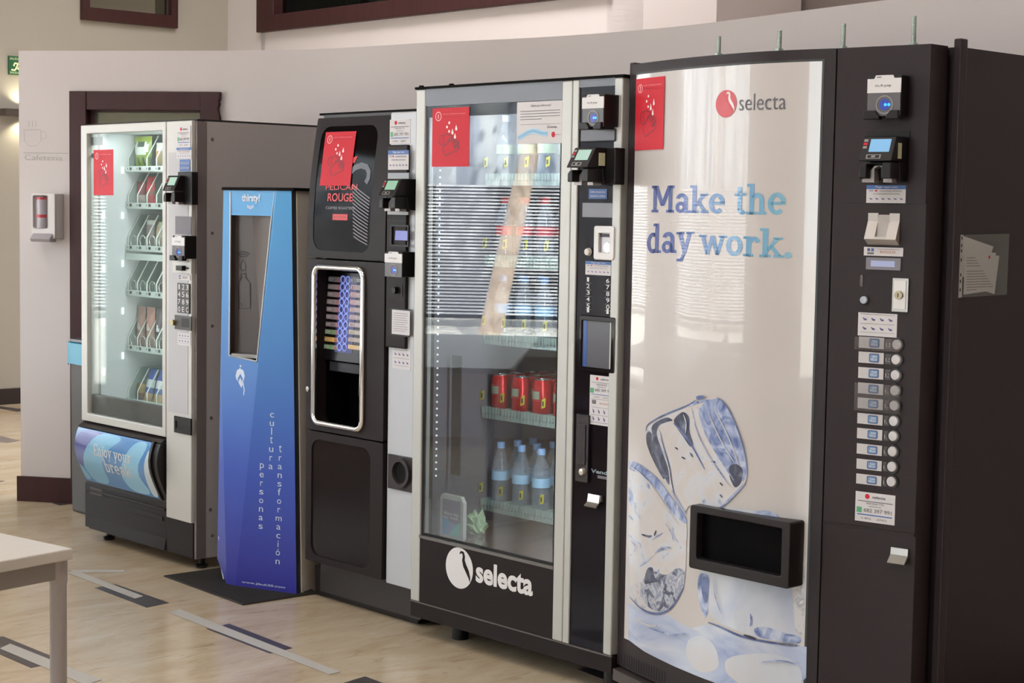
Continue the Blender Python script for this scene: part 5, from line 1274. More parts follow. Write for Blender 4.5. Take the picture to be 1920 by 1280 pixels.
for r_ in range(5):
    for c_ in range(5 + (1 if False else 0)):
        P = D.w(colx(c_), SYD + .045 + r_ * .0735, tz[3] - .003)
        lb = 'red drinks can, %s channel from the light strip, %s row from the glass' % (ORD[c_], ORD[r_])
        if first: can0.location = P; can0.rotation_euler = (0, 0, D.yaw); can0['label'] = lb; first = False
        else: copy_thing(can0, P, D.yaw + (r_ * 5 + c_) * 1.1 * (r_ > 0), lb)
def make_bottle(name, label, cap, band, group, tint='eef3f7'):
    t = thing(name, label, 'bottle', group=group)
    prof = [(.020, 0.0), (.031, .004), (.0325, .02), (.030, .035), (.0325, .05), (.031, .075), (.0325, .09), (.0325, .125), (.031, .14), (.026, .165), (.016, .190), (.0125, .200), (.0125, .212)]
    MB().lathe(prof, 0, 0, 20).build('body', glass('bottle_' + tint, tint, 1.33, 0.05, haze=.16, hazecol='cdd8e6'), t, smooth=60)
    MB().lathe([(.0145, .204), (.0148, .224), (.0135, .2265), (.001, .2265)], 0, 0, 18).build('cap', mat('cap_' + cap, cap, 0.35), t, smooth=40)
    MB().lathe([(.0330, .092), (.0330, .124)], 0, 0, 20).build('bottle_label', mat('blabel_' + band, band, 0.4), t, smooth=60)
    return t
def fill(proto, z, rows, fmt, seed=0):
    f = True
    for r_ in range(rows):
        for c_ in range(5):
            P = D.w(colx(c_) + (.004 if (c_ + r_) % 2 else 0), SYD + .048 + r_ * .078, z - .003); lb = fmt % (ORD[c_], ORD[r_])
            if f: proto.location = P; proto.rotation_euler = (0, 0, D.yaw); proto['label'] = lb; f = False
            else: copy_thing(proto, P, D.yaw, lb)
bt = make_bottle('water_bottle', '', '8fb4e6', '9cc3e2', 'water bottles on the bottom tray')
fill(bt, tzb, 3, 'blue capped water bottle, bottom tray, %s channel from the light strip, %s row')
bt = make_bottle('water_bottle', '', '5f93cf', '8fb8dc', 'water bottles on the tray above the cans')
fill(bt, tz[2], 2, 'water bottle above the cans, %s channel from the light strip, %s row')
bt = make_bottle('cola_bottle', '', 'b83038', 'b83844', 'red capped bottles on the upper trays')
fill(bt, tz[1], 2, 'red capped bottle, second highest tray, %s channel from the light strip, %s row')
bt = make_bottle('water_bottle', '', 'c3ccd4', 'a9b9a0', 'bottles on the top tray')
fill(bt, tz[0], 2, 'pale capped bottle on the top tray, %s channel from the light strip, %s row')
# inner light strip, post, and area lamps added to brighten the trays
ls = MB()
for k in range(46):
    z = 1.62 - k * .0235; ls.box(.052, .056, .050, .055, z, z + .006)
ls.build('light_strip', mat('led_white2', 'f6fbff', 0.4, emit=1.1), TD)
x0, z1 = D(848, 665, .10); x1, z0 = D(861, 892, .10)
MB().box(x0, x1, .10, .106, z0, z1).build('inner_post', mat('post_grey', '3c3a40', 0.3), TD)
for (loc, rot, sx, sy, e_) in (((.38, .10, 1.83), (math.radians(20), 0, 0), .6, .04, 5.0), ((.69, .055, 1.05), (math.pi / 2, 0, math.radians(58)), .02, 1.3, 7.0)):
    a_ = bpy.data.lights.new('cabinet_fill', 'AREA'); a_.shape = 'RECTANGLE'; a_.size = sx; a_.size_y = sy; a_.energy = e_; a_.color = (.95, .98, 1)
    ao = bpy.data.objects.new('cabinet_fill', a_); COL.objects.link(ao); ao.parent = TD; ao.location = loc; ao.rotation_euler = rot
# the little slogan card and the crumpled wrapper on the cabinet floor
x0, x1 = D(827, 970, .05)[0], D(869, 970, .05)[0]; zb_ = .3565; zt_ = D(848, 928, .05)[1]
t = put(thing('slogan_card', 'small white framed slogan card standing inside the drinks machine', 'card'), D)
o_ = [(x0, zb_), (x1, zb_), (x1 + .004, zb_ + .01), (x1 + .004, zt_ - .02), (x1 - .01, zt_), (x0 + .012, zt_), (x0, zt_ - .012)]
MB().prism(o_, .045, .060).build('card_frame', mat('card_white', 'c4c2bf', 0.4), t)
g = MB().rect(x0 + .014, x1 - .010, zb_ + .014, zt_ - .016, .0445, 0)
W, H = x1 - x0 - .024, zt_ - zb_ - .03; P = lambda p, q: (x0 + .014 + p * W, zb_ + .014 + q * H)
g.flat([P(0, 0), P(.35, 0), P(.25, .45), P(0, .5)], .0441, 1); g.flat([P(.35, 0), P(1, 0), P(1, .42), P(.75, .3)], .0441, 2); g.flat([P(.35, 0), P(.75, .3), P(.25, .45)], .0441, 3)
g.text('Make the', *(P(.1, 0)[0], P(.9, 0)[0], P(0, .56)[1], P(0, .66)[1]), .0436, 4, .02); g.text('day work.', *(P(.06, 0)[0], P(.92, 0)[0], P(0, .44)[1], P(0, .54)[1]), .0436, 4, .02)
g.build('print', [mat('card_mauve', '8f8498', 0.4), mat('card_sky', '7fa4cf', 0.4), mat('card_mint', '86c3bd', 0.4), mat('card_steel', '8e9cc4', 0.4), m_white], t)
u, z = D(889, 975, .16); 
t = thing('crumpled_wrapper', 'crumpled pale green wrapper beside the small slogan card', 'wrapper', D.w(u, .17, .3575), D.yaw)
bm = bmesh.new(); bmesh.ops.create_icosphere(bm, subdivisions=3, radius=.04); R = random.Random(4)
for v in bm.verts:
    f = 1 + .28 * math.sin(v.co.x * 190 + v.co.z * 130) * math.sin(v.co.y * 170) + R.uniform(-.12, .12); v.co = Vector((v.co.x * f * 1.0, v.co.y * f * .8, max((v.co.z + .034) * f, 0.0)))
me = bpy.data.meshes.new('wrapper'); bm.to_mesh(me); bm.free(); me.materials.append(mat('wrapper_green', 'a9c49a', 0.35))
o = bpy.data.objects.new('wrapper', me); COL.objects.link(o); o.parent = t
notice(D, (811, 203.5), (878.5, 312), 'red hand washing notice stuck on the drinks machine glass', y=-.008)
x0, x1, z0, z1 = D.box((970, 183), (1056, 268), -.008)
t = put(thing('information_sheet', 'white printed information sheet taped to the drinks machine glass', 'sheet'), D)
x1 = min(x1, .7105); z1 = min(z1, 1.836); W, H = x1 - x0, z1 - z0; y = -.0085
g = MB().box(x0, x1, y, y + .001, z0, z1, 0); P = lambda p, q: (x0 + p * W, z0 + q * H)
g.text('Selecta Informa!', P(.32, 0)[0], P(.76, 0)[0], P(0, .88)[1], P(0, .93)[1], y - .001, 1)
for k in range(4): g.rect(P(.08, 0)[0], P(.96 - .4 * (k == 3), 0)[0], P(0, .77 - .065 * k)[1], P(0, .785 - .065 * k)[1], y - .0006, 2)
g.rect(P(.08, 0)[0], P(.98, 0)[0], P(0, .455)[1], P(0, .462)[1], y - .0006, 2); g.text('Gracias', P(.68, 0)[0], P(.90, 0)[0], P(0, .36)[1], P(0, .42)[1], y - .001, 1)
g.text('selecta', P(.87, 0)[0], P(.985, 0)[0], P(0, .19)[1], P(0, .22)[1], y - .001, 2); swan_logo(g, *P(.82, .205), .008, .009, y - .001, 4, 0, False)
for k, (w_, off) in enumerate(((.055, 0), (.03, .05), (.025, -.05))):
    g.stroke([P(.04 + .11 * i, .20 + off + .06 * math.sin(i * 1.0 - 1.2) + .025 * i * .6) for i in range(7)], w_ * H, y - .0006 - .0002 * k, 3 + 2 * (k > 0))
g.build('sheet', [m_paper, m_dtext, m_gtext, mat('wave_blue', '7fb4d8', 0.5), m_red, mat('wave_pale', 'a9cfe4', 0.5)], t)
# ================================================================== THE TALL ICE CUBE MACHINE
E = Face((.353 * .984, 5.2506 * .984, 0))
TE = put(thing('bottle_vending_machine', 'tall black machine with a bowed ice cube panel', 'vending machine'), E)
BOW = [(p * .984, q * .984) for p, q in [(0, 0), (.10, -.030), (.20, -.056), (.30, -.077), (.41, -.092), (.52, -.099), (.60, -.096), (.68, -.083), (.74, -.068), (.797, -.050), (1.064, -.005)]]
def bow(u):
    if u <= 0: return 0.0
    for (a, p), (c, q) in zip(BOW, BOW[1:]):
        if a <= u <= c:
            return p + (q - p) * (u - a) / (c - a)
    return -.0049
BX = [.03 * k for k in range(1, 27) if .03 * k < .782]
EZ0, EZ1 = .10, 1.9335
UJ, UR, UC = .797 * .984, 1.064 * .984, 1.0885 * .984
def EB_(px, py, off=0.0):
    y = 0.0
    for _ in range(6): u, z = E(px, py, y + off); y = bow(u)
    return u, z
plan = [(u, bow(u)) for u in [0] + BX + [UJ]]
m_edark = noise_col('machine_black', [(.4, '2d2527'), (.6, '30282a')], nscale=250, rough=0.42, spec=0.22)
cabm = MB().box(.012, UC - .0005, .09, .70, .06, EZ1 - .002)
cabm.build('cabinet', m_edark, TE)
MB().box(UC - .008, UC + .015, .072, .104, .06, EZ1 + .018).build('corner_post', m_edark, TE, bevel=0.004)
MB().box(-.012, .008, .0, .05, .10, EZ1 + .006).build('corner_post', m_edark, TE, bevel=0.004)
for x, y in ((.06, .15), (1.01, .15), (.06, .64), (1.01, .64)): MB().lathe([(.028, 0), (.028, .06)], x, y, 14).build('foot', m_black, TE, smooth=40)
dw = MB().prism_z(plan + [(UJ, .085), (.0, .085)], EZ0, EZ1)
dw.build('panel_door', m_edark, TE, smooth=30)
dc = MB().prism_z([(.789, -.0490), (UR, -.005), (UR, .072), (.789, .072)], EZ0, EZ1).build('control_door', m_edark, TE)
MB().prism_z([(UR, .072), (UR, .078), (.1, .09), (.1, .072)], EZ0, EZ1 - .01).build('door_gasket', m_black, TE)
bz = MB().prism_z([(u, bow(u) - .028) for u in [0] + BX + [UJ, 1.03]] + [(1.03, .085), (0, .085)], .060, .095)
for k in range(17):
    u = .03 + .0135 * k; y = bow(u) - .0006
    bz.add([(u, y, .108), (u + .005, bow(u + .005) - .0006, .108), (u + .005, bow(u + .005) - .0006, .146), (u, y, .146)], [(0, 1, 2, 3)], 1)
bz.build('base_ledge', [mat('ledge_brown', '3c3331', 0.35), mat('vent_black', '080607', 0.8)], TE)
for px, py0, py1 in ((1348, 102, 68), (1462, 92, 57), (1582, 86, 44), (1714.5, 77, 30)):
    u, _ = E(px, py0, -.02); y = bow(u) + .035; u, z1 = E(px, py1, y)
    MB().lathe([(.006 + .0005 * (k % 2), EZ1 - .002 + (z1 - EZ1 + .002) * k / 24) for k in range(25)], u, y, 10).lathe([(.012, EZ1), (.012, EZ1 + .008)], u, y, 6).build('threaded_rod', mat('zinc_rod', '9fae a6'.replace(' ', ''), 0.35, 0.6), TE)
# the bowed printed panel
pu0, pz1 = EB_(1194, 142); pu1 = .749; pz0 = EB_(1178, 1199)[1]; pz1 = EB_(1400, 121)[1]
m_panel = mat('panel_cream', 'bcb6b3', 0.22, 0, 0.4, coat=0.6, emit=0.05, ecol='f0e6d8')
m_panel.node_tree.nodes['Principled BSDF'].inputs['Coat Roughness'].default_value = 0.015
EM = 0.03
def ice(name, stops, nscale, dist, sc=(1, 1, 1)):
    m = noise_col(name, stops, scale=sc, nscale=nscale, detail=5, rough=0.22, nrough=0.55, distort=dist, coat=0.6, emit=EM)
    m.node_tree.nodes['Principled BSDF'].inputs['Coat Roughness'].default_value = 0.015; return m
i_light = ice('ice_light', [(.30, '7f8dab'), (.40, 'c3c6ce'), (.55, 'c6c0bd'), (.75, 'c0bec1')], 10, 1.6)
i_blue = ice('ice_blue', [(.32, '4f6090'), (.44, '7787b0'), (.54, '9aa6c6'), (.66, 'bcc4d6')], 13, 2.0)
i_cell = ice('ice_cells', [(.34, '33384a'), (.44, '6a7186'), (.52, 'b9bcc6'), (.60, '8088a0'), (.70, 'c6c3c3')], 17, 1.8)
i_pool = ice('ice_pool', [(.30, '7f8fb8'), (.48, 'a9b3cc'), (.62, 'c3c8d2'), (.8, 'c4c0be')], 3.2, .8, (1, 1, 2.2))
i_clear = ice('ice_clear', [(.30, 'aab4c8'), (.5, 'c4c8d0'), (.7, 'c6c0be')], 3, .6)
i_dark = ice('ice_dark', [(.3, '23283a'), (.5, '3f465c'), (.75, '7f88a0')], 16, 1.0)
i_navy = ice('ice_navy', [(.3, '39456f'), (.6, '6575a2')], 12, 1.0)
i_dim = ice('ice_speck', [(.3, 'b5b9c2'), (.5, 'c6c0be'), (.62, '8f939f'), (.7, 'd0cbc8')], 26, .6)
pn = MB()
pn.rect(pu0, pu1, pz0, pz1, 0, 0)
layer = [0]
def art(pts, m, smooth=True):
    layer[0] += 1; pn.flat([EB_(*p) for p in (soft(pts) if smooth else pts)][::-1], -.00012 * layer[0], m)
def line(pts, w, m):
    layer[0] += 1; P = list(pts)
    for _ in range(2):
        q = [P[0]]
        for a, c in zip(P, P[1:]): q += [(a[0] * .75 + c[0] * .25, a[1] * .75 + c[1] * .25), (a[0] * .25 + c[0] * .75, a[1] * .25 + c[1] * .75)]
        P = q + [P[-1]]
    P = [EB_(*p) for p in P]; n = len(P); L, Rr = [], []
    for i in range(n):
        a, c = P[max(i - 1, 0)], P[min(i + 1, n - 1)]; dx, dz = c[0] - a[0], c[1] - a[1]; d = math.hypot(dx, dz) or 1
        k = w * .6 * (math.sin(math.pi * (i + .15) / (n - .7)) ** .6 if 0 < i < n - 1 else .12)
        L.append((P[i][0] - dz / d * k, P[i][1] + dx / d * k)); Rr.append((P[i][0] + dz / d * k, P[i][1] - dx / d * k))
    for i in range(n - 1): pn.flat([L[i], Rr[i], Rr[i + 1], L[i + 1]], -.00012 * layer[0], m)
# pool
art([(1178.5, 1128), (1198, 1142), (1228, 1152), (1252, 1150), (1268, 1162), (1296, 1178), (1322, 1170), (1350, 1176), (1400, 1196), (1450, 1205), (1513, 1212), (1512, 1270), (1470, 1310), (1340, 1279), (1259, 1246), (1209, 1221), (1179, 1199)], 4, False)
art([(1264, 1122), (1284, 1098), (1308, 1084), (1318, 1120), (1324, 1160), (1304, 1176), (1285, 1172), (1268, 1150)], 0)
art([(1290, 1195), (1320, 1190), (1345, 1215), (1350, 1255), (1310, 1262), (1285, 1230)], 5)
art([(1360, 1230), (1440, 1222), (1500, 1240), (1508, 1290), (1400, 1290), (1360, 1262)], 5)
# lower cube
art([(1312, 1070), (1300, 1010), (1340, 950), (1410, 956), (1452, 963), (1478, 980), (1497, 1010), (1509, 1060), (1510, 1130), (1503, 1206), (1440, 1200), (1392, 1186), (1348, 1166), (1330, 1150), (1322, 1100)], 5)
art([(1484, 985), (1500, 1015), (1509, 1060), (1509, 1190), (1492, 1195), (1488, 1120), (1482, 1060)], 8)
art([(1410, 958), (1440, 955), (1465, 968), (1455, 974), (1425, 966)], 2)
art([(1412, 1176), (1440, 1174), (1468, 1186), (1504, 1192), (1502, 1208), (1452, 1200), (1420, 1194)], 2)
art([(1314, 1072), (1332, 1078), (1330, 1110), (1328, 1150), (1322, 1160), (1312, 1130), (1308, 1090)], 2)
art([(1318, 1078), (1331, 1084), (1329, 1130), (1320, 1128), (1315, 1098)], 7)
line([(1328, 1166), (1350, 1174), (1392, 1194), (1450, 1205), (1500, 1210)], .006, 7)
line([(1395, 1190), (1420, 1198)], .007, 6); line([(1461, 1206), (1496, 1210)], .007, 6); line([(1408, 1150), (1411, 1165), (1407, 1174)], .006, 2)
# left cube
art([(1180, 862), (1200, 868), (1236, 896), (1262, 934), (1290, 972), (1288, 1030), (1286, 1085), (1278, 1118), (1256, 1140), (1236, 1149), (1205, 1142), (1181, 1118)], 1)
art([(1180, 862), (1200, 868), (1236, 896), (1262, 934), (1290, 972), (1288, 985), (1262, 962), (1228, 910), (1196, 884), (1180, 880)], 2)
art([(1180, 905), (1190, 930), (1186, 950), (1180, 940)], 2)
art([(1206, 1086), (1222, 1066), (1250, 1080), (1268, 1064), (1287, 1066), (1284, 1098), (1274, 1122), (1252, 1142), (1234, 1148), (1214, 1136), (1198, 1118)], 3)
art([(1181, 1098), (1206, 1086), (1200, 1116), (1216, 1138), (1206, 1143), (1183, 1124)], 8)
art([(1214, 1064), (1226, 1062), (1228, 1082), (1240, 1090), (1222, 1092), (1208, 1096)], 6)
line([(1204, 1001), (1218, 1006), (1224, 1004)], .006, 6); line([(1228, 1004), (1232, 994)], .006, 6); line([(1222, 1012), (1245, 998)], .0035, 2); line([(1200, 1062), (1216, 1050), (1222, 1044)], .005, 2)
line([(1182, 1118), (1206, 1144), (1236, 1152), (1262, 1140), (1284, 1100)], .006, 7)
# upper cube
art([(1213, 804), (1218, 792), (1252, 774), (1292, 760), (1306, 748), (1344, 744), (1362, 754), (1382, 796), (1397, 842), (1404, 888), (1398, 908), (1372, 934), (1352, 952), (1318, 948), (1294, 944), (1287, 962), (1262, 922), (1240, 888), (1224, 858), (1214, 826)], 1)
art([(1310, 762), (1344, 744), (1362, 754), (1382, 796), (1397, 842), (1404, 888), (1394, 906), (1376, 896), (1352, 858), (1330, 822), (1318, 794)], 2)
art([(1213, 812), (1222, 806), (1232, 838), (1240, 862), (1250, 894), (1246, 900), (1224, 858), (1214, 832)], 6)
art([(1222, 796), (1252, 780), (1266, 788), (1254, 790), (1238, 796), (1232, 812), (1242, 842), (1256, 880), (1258, 912), (1250, 900), (1236, 856), (1226, 820)], 6)
art([(1272, 778), (1284, 770), (1296, 782), (1294, 808), (1304, 836), (1296, 838), (1284, 820), (1270, 800), (1264, 788)], 6)
art([(1368, 872), (1384, 868), (1396, 880), (1392, 906), (1380, 916), (1370, 896)], 6)
line([(1264, 792), (1292, 822), (1306, 846), (1324, 880)], .006, 7); line([(1310, 762), (1318, 796), (1332, 826), (1354, 862), (1378, 900)], .006, 2)
line([(1294, 762), (1312, 752), (1344, 750)], .007, 2); line([(1352, 952), (1376, 930), (1400, 904)], .006, 2); line([(1262, 918), (1276, 944), (1288, 964)], .008, 2)
for a, c in (((1268, 838), (1274, 842)), ((1280, 856), (1288, 860)), ((1336, 864), (1344, 866)), ((1352, 904), (1358, 910)), ((1296, 848), (1302, 856)), ((1352, 926), (1357, 932))): line([a, c], .004, 6)
for ln_, w_, m_ in (([(1213, 808), (1216, 794), (1252, 775), (1292, 760), (1308, 749)], .004, 7), ([(1346, 744), (1364, 756), (1384, 798), (1399, 844), (1405, 890)], .003, 7), ([(1240, 806), (1246, 836), (1258, 872), (1262, 905), (1268, 928)], .004, 6),
        ([(1300, 764), (1304, 790), (1314, 820), (1334, 858), (1358, 892), (1372, 912)], .003, 2), ([(1284, 776), (1290, 792), (1288, 812)], .004, 1), ([(1330, 770), (1342, 800), (1362, 840), (1380, 866)], .003, 1), ([(1340, 762), (1358, 796), (1376, 836), (1388, 872)], .003, 1),
        ([(1184, 874), (1206, 888), (1232, 920), (1256, 958), (1276, 984)], .004, 1), ([(1196, 960), (1204, 972)], .004, 2), ([(1186, 1012), (1196, 1024), (1192, 1034)], .004, 2), ([(1230, 1036), (1246, 1024), (1262, 1026)], .004, 2), ([(1250, 980), (1262, 996), (1266, 1014)], .003, 2),
        ([(1340, 1084), (1344, 1120), (1356, 1150)], .003, 2), ([(1470, 1000), (1484, 1030), (1490, 1070)], .004, 2), ([(1430, 1240), (1470, 1236), (1500, 1246)], .004, 2), ([(1220, 1176), (1262, 1190), (1290, 1186)], .005, 2), ([(1196, 1160), (1216, 1172), (1240, 1172)], .005, 1)):
    line(ln_, w_, m_)
art([(1308, 742), (1322, 740), (1326, 746), (1310, 750)], 7)
def panel_warp(v): return (v.x, bow(v.x) - .0012 + v.y, v.z)
pn.build('printed_panel', [m_panel, i_light, i_blue, i_cell, i_pool, i_clear, i_dark, i_navy, i_dim], TE, cuts={'x': BX}, warp=panel_warp, smooth=20)
fr = MB(); fe_ = .006
fr.rect(pu0 - fe_, pu1 + fe_, pz1, pz1 + fe_, 0); fr.rect(pu1, pu1 + fe_, pz0, pz1, 0)
fr.build('panel_edge', mat('panel_edge_dark', '2a2c2a', 0.4), TE, cuts={'x': BX}, warp=panel_warp)
# slogan, fading from navy to pale blue along its length
m_slog = mat('slogan_print', '3c5aa8', 0.22, 0, 0.4, coat=0.6)
N, L, B = nodes(m_slog); B.inputs['Coat Roughness'].default_value = 0.015
tc = N.new('ShaderNodeTexCoord'); sp = N.new('ShaderNodeSeparateXYZ'); mr = N.new('ShaderNodeMapRange'); mr.inputs['From Min'].default_value = .08; mr.inputs['From Max'].default_value = .70
cr = N.new('ShaderNodeValToRGB'); e = cr.color_ramp.elements
for _ in range(3): e.new(.5)
for q, (p, c) in zip(e, [(0, '263883'), (.35, '34559f'), (.6, '4f86b8'), (.85, '74a9c6'), (1.0, '8dbacb')]): q.position = p; q.color = rgb(c)
L.new(tc.outputs['Object'], sp.inputs[0]); L.new(sp.outputs['X'], mr.inputs['Value']); L.new(mr.outputs[0], cr.inputs[0]); L.new(cr.outputs[0], B.inputs['Base Color'])
def slogan(*words):
    g = MB()
    for word, p0, p1, top in words:
        (ua, z0), (ub, zb) = EB_(*p0), EB_(*p1); zt_ = EB_(*top)[1]
        for poly in slab_fit(word, ua, ub, 0, zt_ - z0): g.flat([(x, z0 + z + (zb - z0) * (x - ua) / (ub - ua)) for x, z in poly], 0)
    g.build('slogan_lettering', m_slog, TE, cuts={'x': BX}, warp=lambda v: (v.x, bow(v.x) - .0022 + v.y, v.z))
slogan(('Make', (1223, 398), (1362, 400), (1232, 348))); slogan(('the', (1377, 402), (1477, 402), (1395, 345)))
slogan(('day', (1213, 474), (1300, 474), (1232, 420))); slogan(('work.', (1312, 476), (1487, 484), (1470, 428)))
g = MB(); cx, cz = EB_(1362.5, 194.5); rx = (EB_(1382, 194)[0] - EB_(1343, 195)[0]) / 2; rz = (EB_(1362, 169)[1] - EB_(1362, 220.5)[1]) / 2
swan_logo(g, cx, cz, rx, rz, 0, 0, 1); (ua, _), (ub, _) = EB_(1387, 195), EB_(1475, 192); z0, z1 = EB_(1430, 206)[1], EB_(1430, 175)[1]
g.text('selecta', ua, ub, z0, z1, 0, 2, bold=-.005)
g.build('brand_lettering', [mat('logo_red', 'c4323a', 0.3), m_panel, mat('logo_grey', '5c5a62', 0.4)], TE, cuts={'x': BX}, warp=lambda v: (v.x, bow(v.x) - .0026 + v.y, v.z))
# delivery port
yp = -.128
q = [E(*p, yp) for p in ((1290, 1063), (1477.5, 1105), (1481.5, 983), (1295, 943))]
qi = [E(*p, yp) for p in ((1304, 1044), (1463, 1083), (1466, 994), (1308, 958))]
x0, x1, z0, z1 = (q[0][0] + q[3][0]) / 2, (q[1][0] + q[2][0]) / 2, (q[0][1] + q[1][1]) / 2, (q[2][1] + q[3][1]) / 2
xi0, xi1, zi0, zi1 = (qi[0][0] + qi[3][0]) / 2, (qi[1][0] + qi[2][0]) / 2, (qi[0][1] + qi[1][1]) / 2, (qi[2][1] + qi[3][1]) / 2
pt_ = MB().ring(rrect(x0, x1, z0, z1, .008), rrect(xi0, xi1, zi0, zi1, .006), yp, -.06).build('delivery_port', mat('port_frame', '221d1e', 0.4, spec=.3), TE, bevel=0.003)
MB().box(xi0 - .004, xi1 + .004, -.1035, -.101, zi0 - .004, zi1 + .004).build('port_flap', mat('port_black', '040304', 0.5, spec=.05), pt_)

# fittings of the control door, which turns away a little
E2 = Face(E.w(.789, -.0490, 0), yaw=YAW + math.atan2(.0445, .258))
def onto(o):
    o.location = (.789, -.0490, 0); o.rotation_euler = (0, 0, E2.yaw - E.yaw); return o
x0, x1, z0, z1 = E2.box((1564, 383), (1727, 1003)); z0 = E2(1640, 990)[1]
onto(MB().box(.004, E2(1727, 700)[0], -.003, .0, z0, E2(1640, 381)[1]).build('control_plate', m_edark, TE, bevel=0.0015))
onto(MB().box(.004, E2(1715, 1100)[0], -.003, 0, EZ0 + .004, E2(1630, 994)[1]).build('lower_plate', m_edark, TE, bevel=0.0015))
yv = -.0035
onto(contactless_reader(E2, TE, (1628, 142), (1688, 223), 0.05, label='grey card reader with a blue light'))
x0, x1, z0, z1 = E2.box((1626, 246), (1703, 344)); onto(MB().box(x0, x1, -.002, 0, z0, z1).build('terminal_mount', m_black, TE))
onto(chip_terminal(E2, TE, (1620, 256), (1679, 342), 0.10, '7fb4e0', green=True, label='black card terminal with a light blue screen'))
onto(sticker(E2, TE, (1625, 347), (1697.5, 381), 'pay'))
x0, x1, z0, z1 = E2.box((1629, 399), (1686, 460), yv); W, H = x1 - x0, z1 - z0
m_cs = mat('coin_silver', 'b5aea8', 0.35, 0.35)
cs = MB().prism_x([(yv, z0), (yv - .024, z0 + .18 * H), (yv - .003, z0 + .75 * H), (yv - .003, z1), (yv, z1)], x0, x0 + .32 * W).prism_x([(yv, z0), (yv - .024, z0 + .18 * H), (yv - .003, z0 + .75 * H), (yv - .003, z1), (yv, z1)], x0 + .68 * W, x1)
cs.prism_x([(yv, z0), (yv - .024, z0 + .18 * H), (yv - .020, z0 + .26 * H), (yv, z0 + .26 * H)], x0 + .32 * W, x0 + .68 * W).prism_x([(yv, z0 + .2 * H), (yv - .012, z0 + .2 * H), (yv - .001, z0 + .95 * H), (yv, z0 + .95 * H)], x0 + .32 * W, x0 + .68 * W)
onto(cs.build('coin_slot', m_cs, TE))
onto(sticker(E2, TE, (1620, 462.5), (1693, 481), 'social', yv - .001))
x0, x1, z0, z1 = E2.box((1625, 482), (1689, 507), yv); g = MB().box(x0, x1, yv - .003, yv, z0, z1, 0); g.box(x0 + .014, x1 - .016, yv - .0036, yv - .003, z0 + .008, z1 - .008, 1)
onto(g.build('display_window', [mat('display_frost', '85838c', 0.15), mat('display_lavender', 'a2acd0', 0.2, emit=0.12)], TE))
x0, x1, z0, z1 = E2.box((1613.5, 515), (1618, 537), yv); onto(MB().prism(rrect(x0, x1, z0, z1, .003), yv - .002, yv).build('token_slot', mat('token_grey', '5a5456', 0.3), TE))
u, z = E2(1621, 562, yv); onto(MB().lathe([(.014, yv - .002), (.014, yv)], u, z, 16, 1, 'y').lathe([(.001, yv - .009), (.0095, yv - .008), (.011, yv)], u, z, 18, 0, 'y').build('return_button', [mat('button_pale', 'a9aebb', 0.25), m_black], TE, smooth=40))
x0, x1, z0, z1 = E2.box((1675.5, 521), (1703, 585), yv); g = MB().box(x0, x1, yv - .005, yv, z0, z1, 0); g.box(x0 + .005, x1 - .006, yv - .007, yv - .005, z0 + .008, z1 - .006, 1); u, z = E2(1688, 553, yv); g.lathe([(.011, yv - .014), (.011, yv - .006)], u, z, 18, 2, 'y'); g.box(u - .001, u + .001, yv - .0146, yv - .014, z - .005, z + .005, 3)
onto(g.build('door_lock', [m_steel, mat('lock_satin', 'c9c4c0', 0.35, 0.5), mat('lock_brass', 'a3987f', 0.3, 0.8), m_black], TE))
onto(sticker(E2, TE, (1609.5, 585), (1681, 633), 'icons', yv - .001))
BC = [(1683, 646), (1681.5, 674), (1680.3, 703), (1679.2, 732), (1678, 760), (1677, 789), (1676, 817), (1674.7, 846), (1673.6, 874.5), (1672.5, 902.5)]
film = glass('label_film', 'e8e8e8', 1.5, 0.06, haze=.10, hazecol='c8c4c4')
for k, (bx, by) in enumerate(BC):
    xa = 1611 - .55 * k; x0, x1, z0, z1 = E2.box((xa, by - 15.5), (xa + 46.5, by + 10), yv); W, H = x1 - x0, z1 - z0
    g = MB().box(x0, x1, yv - .0012, yv, z0 + .06 * H, z1, 0); u0, u1, w0, w1 = x0 + .42 * W, x0 + .82 * W, z0 + .16 * H, z0 + .90 * H
    g.prism(rrect(u0, u1, w0, w1, .004), yv - .0018, yv - .0012, 1); g.prism(rrect(u0 + .003, u1 - .003, w0 + .003, w1 - .003, .003), yv - .0022, yv - .0018, 2)
    g.text('FONT', u0 + .010, u1 - .005, w0 + .52 * (w1 - w0), w1 - .005, yv - .0028, 3, .02); g.text('VELLA', u0 + .005, u1 - .005, w0 + .005, w0 + .46 * (w1 - w0), yv - .0028, 3, .02)
    xq = x1 + .004; g.box(xq, xq + .026, yv - .001, yv, z0 + .10 * H, z1 - .04 * H, 4); g.text('1.5', xq + .002, xq + .016, z0 + .3 * H, z0 + .62 * H, yv - .0016, 0)
    onto(g.build('product_card', [mat('card_paper', 'c3bfc0', 0.4), mat('card_navy', '4a5f8c', 0.4), mat('card_lake', '6f93b8', 0.4), m_white, mat('price_dark', '4a4648', 0.4)], TE))
    u, z = E2(bx, by, yv)
    onto(MB().lathe([(.0185, yv - .004), (.0185, yv)], u, z, 22, 1, 'y').lathe([(.001, yv - .009), (.0115, yv - .008), (.0135, yv - .004)], u, z, 22, 0, 'y').build('select_button', [mat('button_white', 'c9c6c8', 0.3), mat('button_collar', '191516', 0.3)], TE, smooth=40))
for y0, y1 in ((630, 660), (716, 776)):
    x0, x1, z0, z1 = E2.box((1606, y0), (1690, y1), yv); onto(MB().rect(x0, x1, z0, z1, yv - .0105).build('clear_film', film, TE))
onto(sticker(E2, TE, (1604.5, 920), (1677, 985), 'selecta', yv - .001))
x0, x1, z0, z1 = E2.box((1668, 1026), (1699, 1060), -.02)
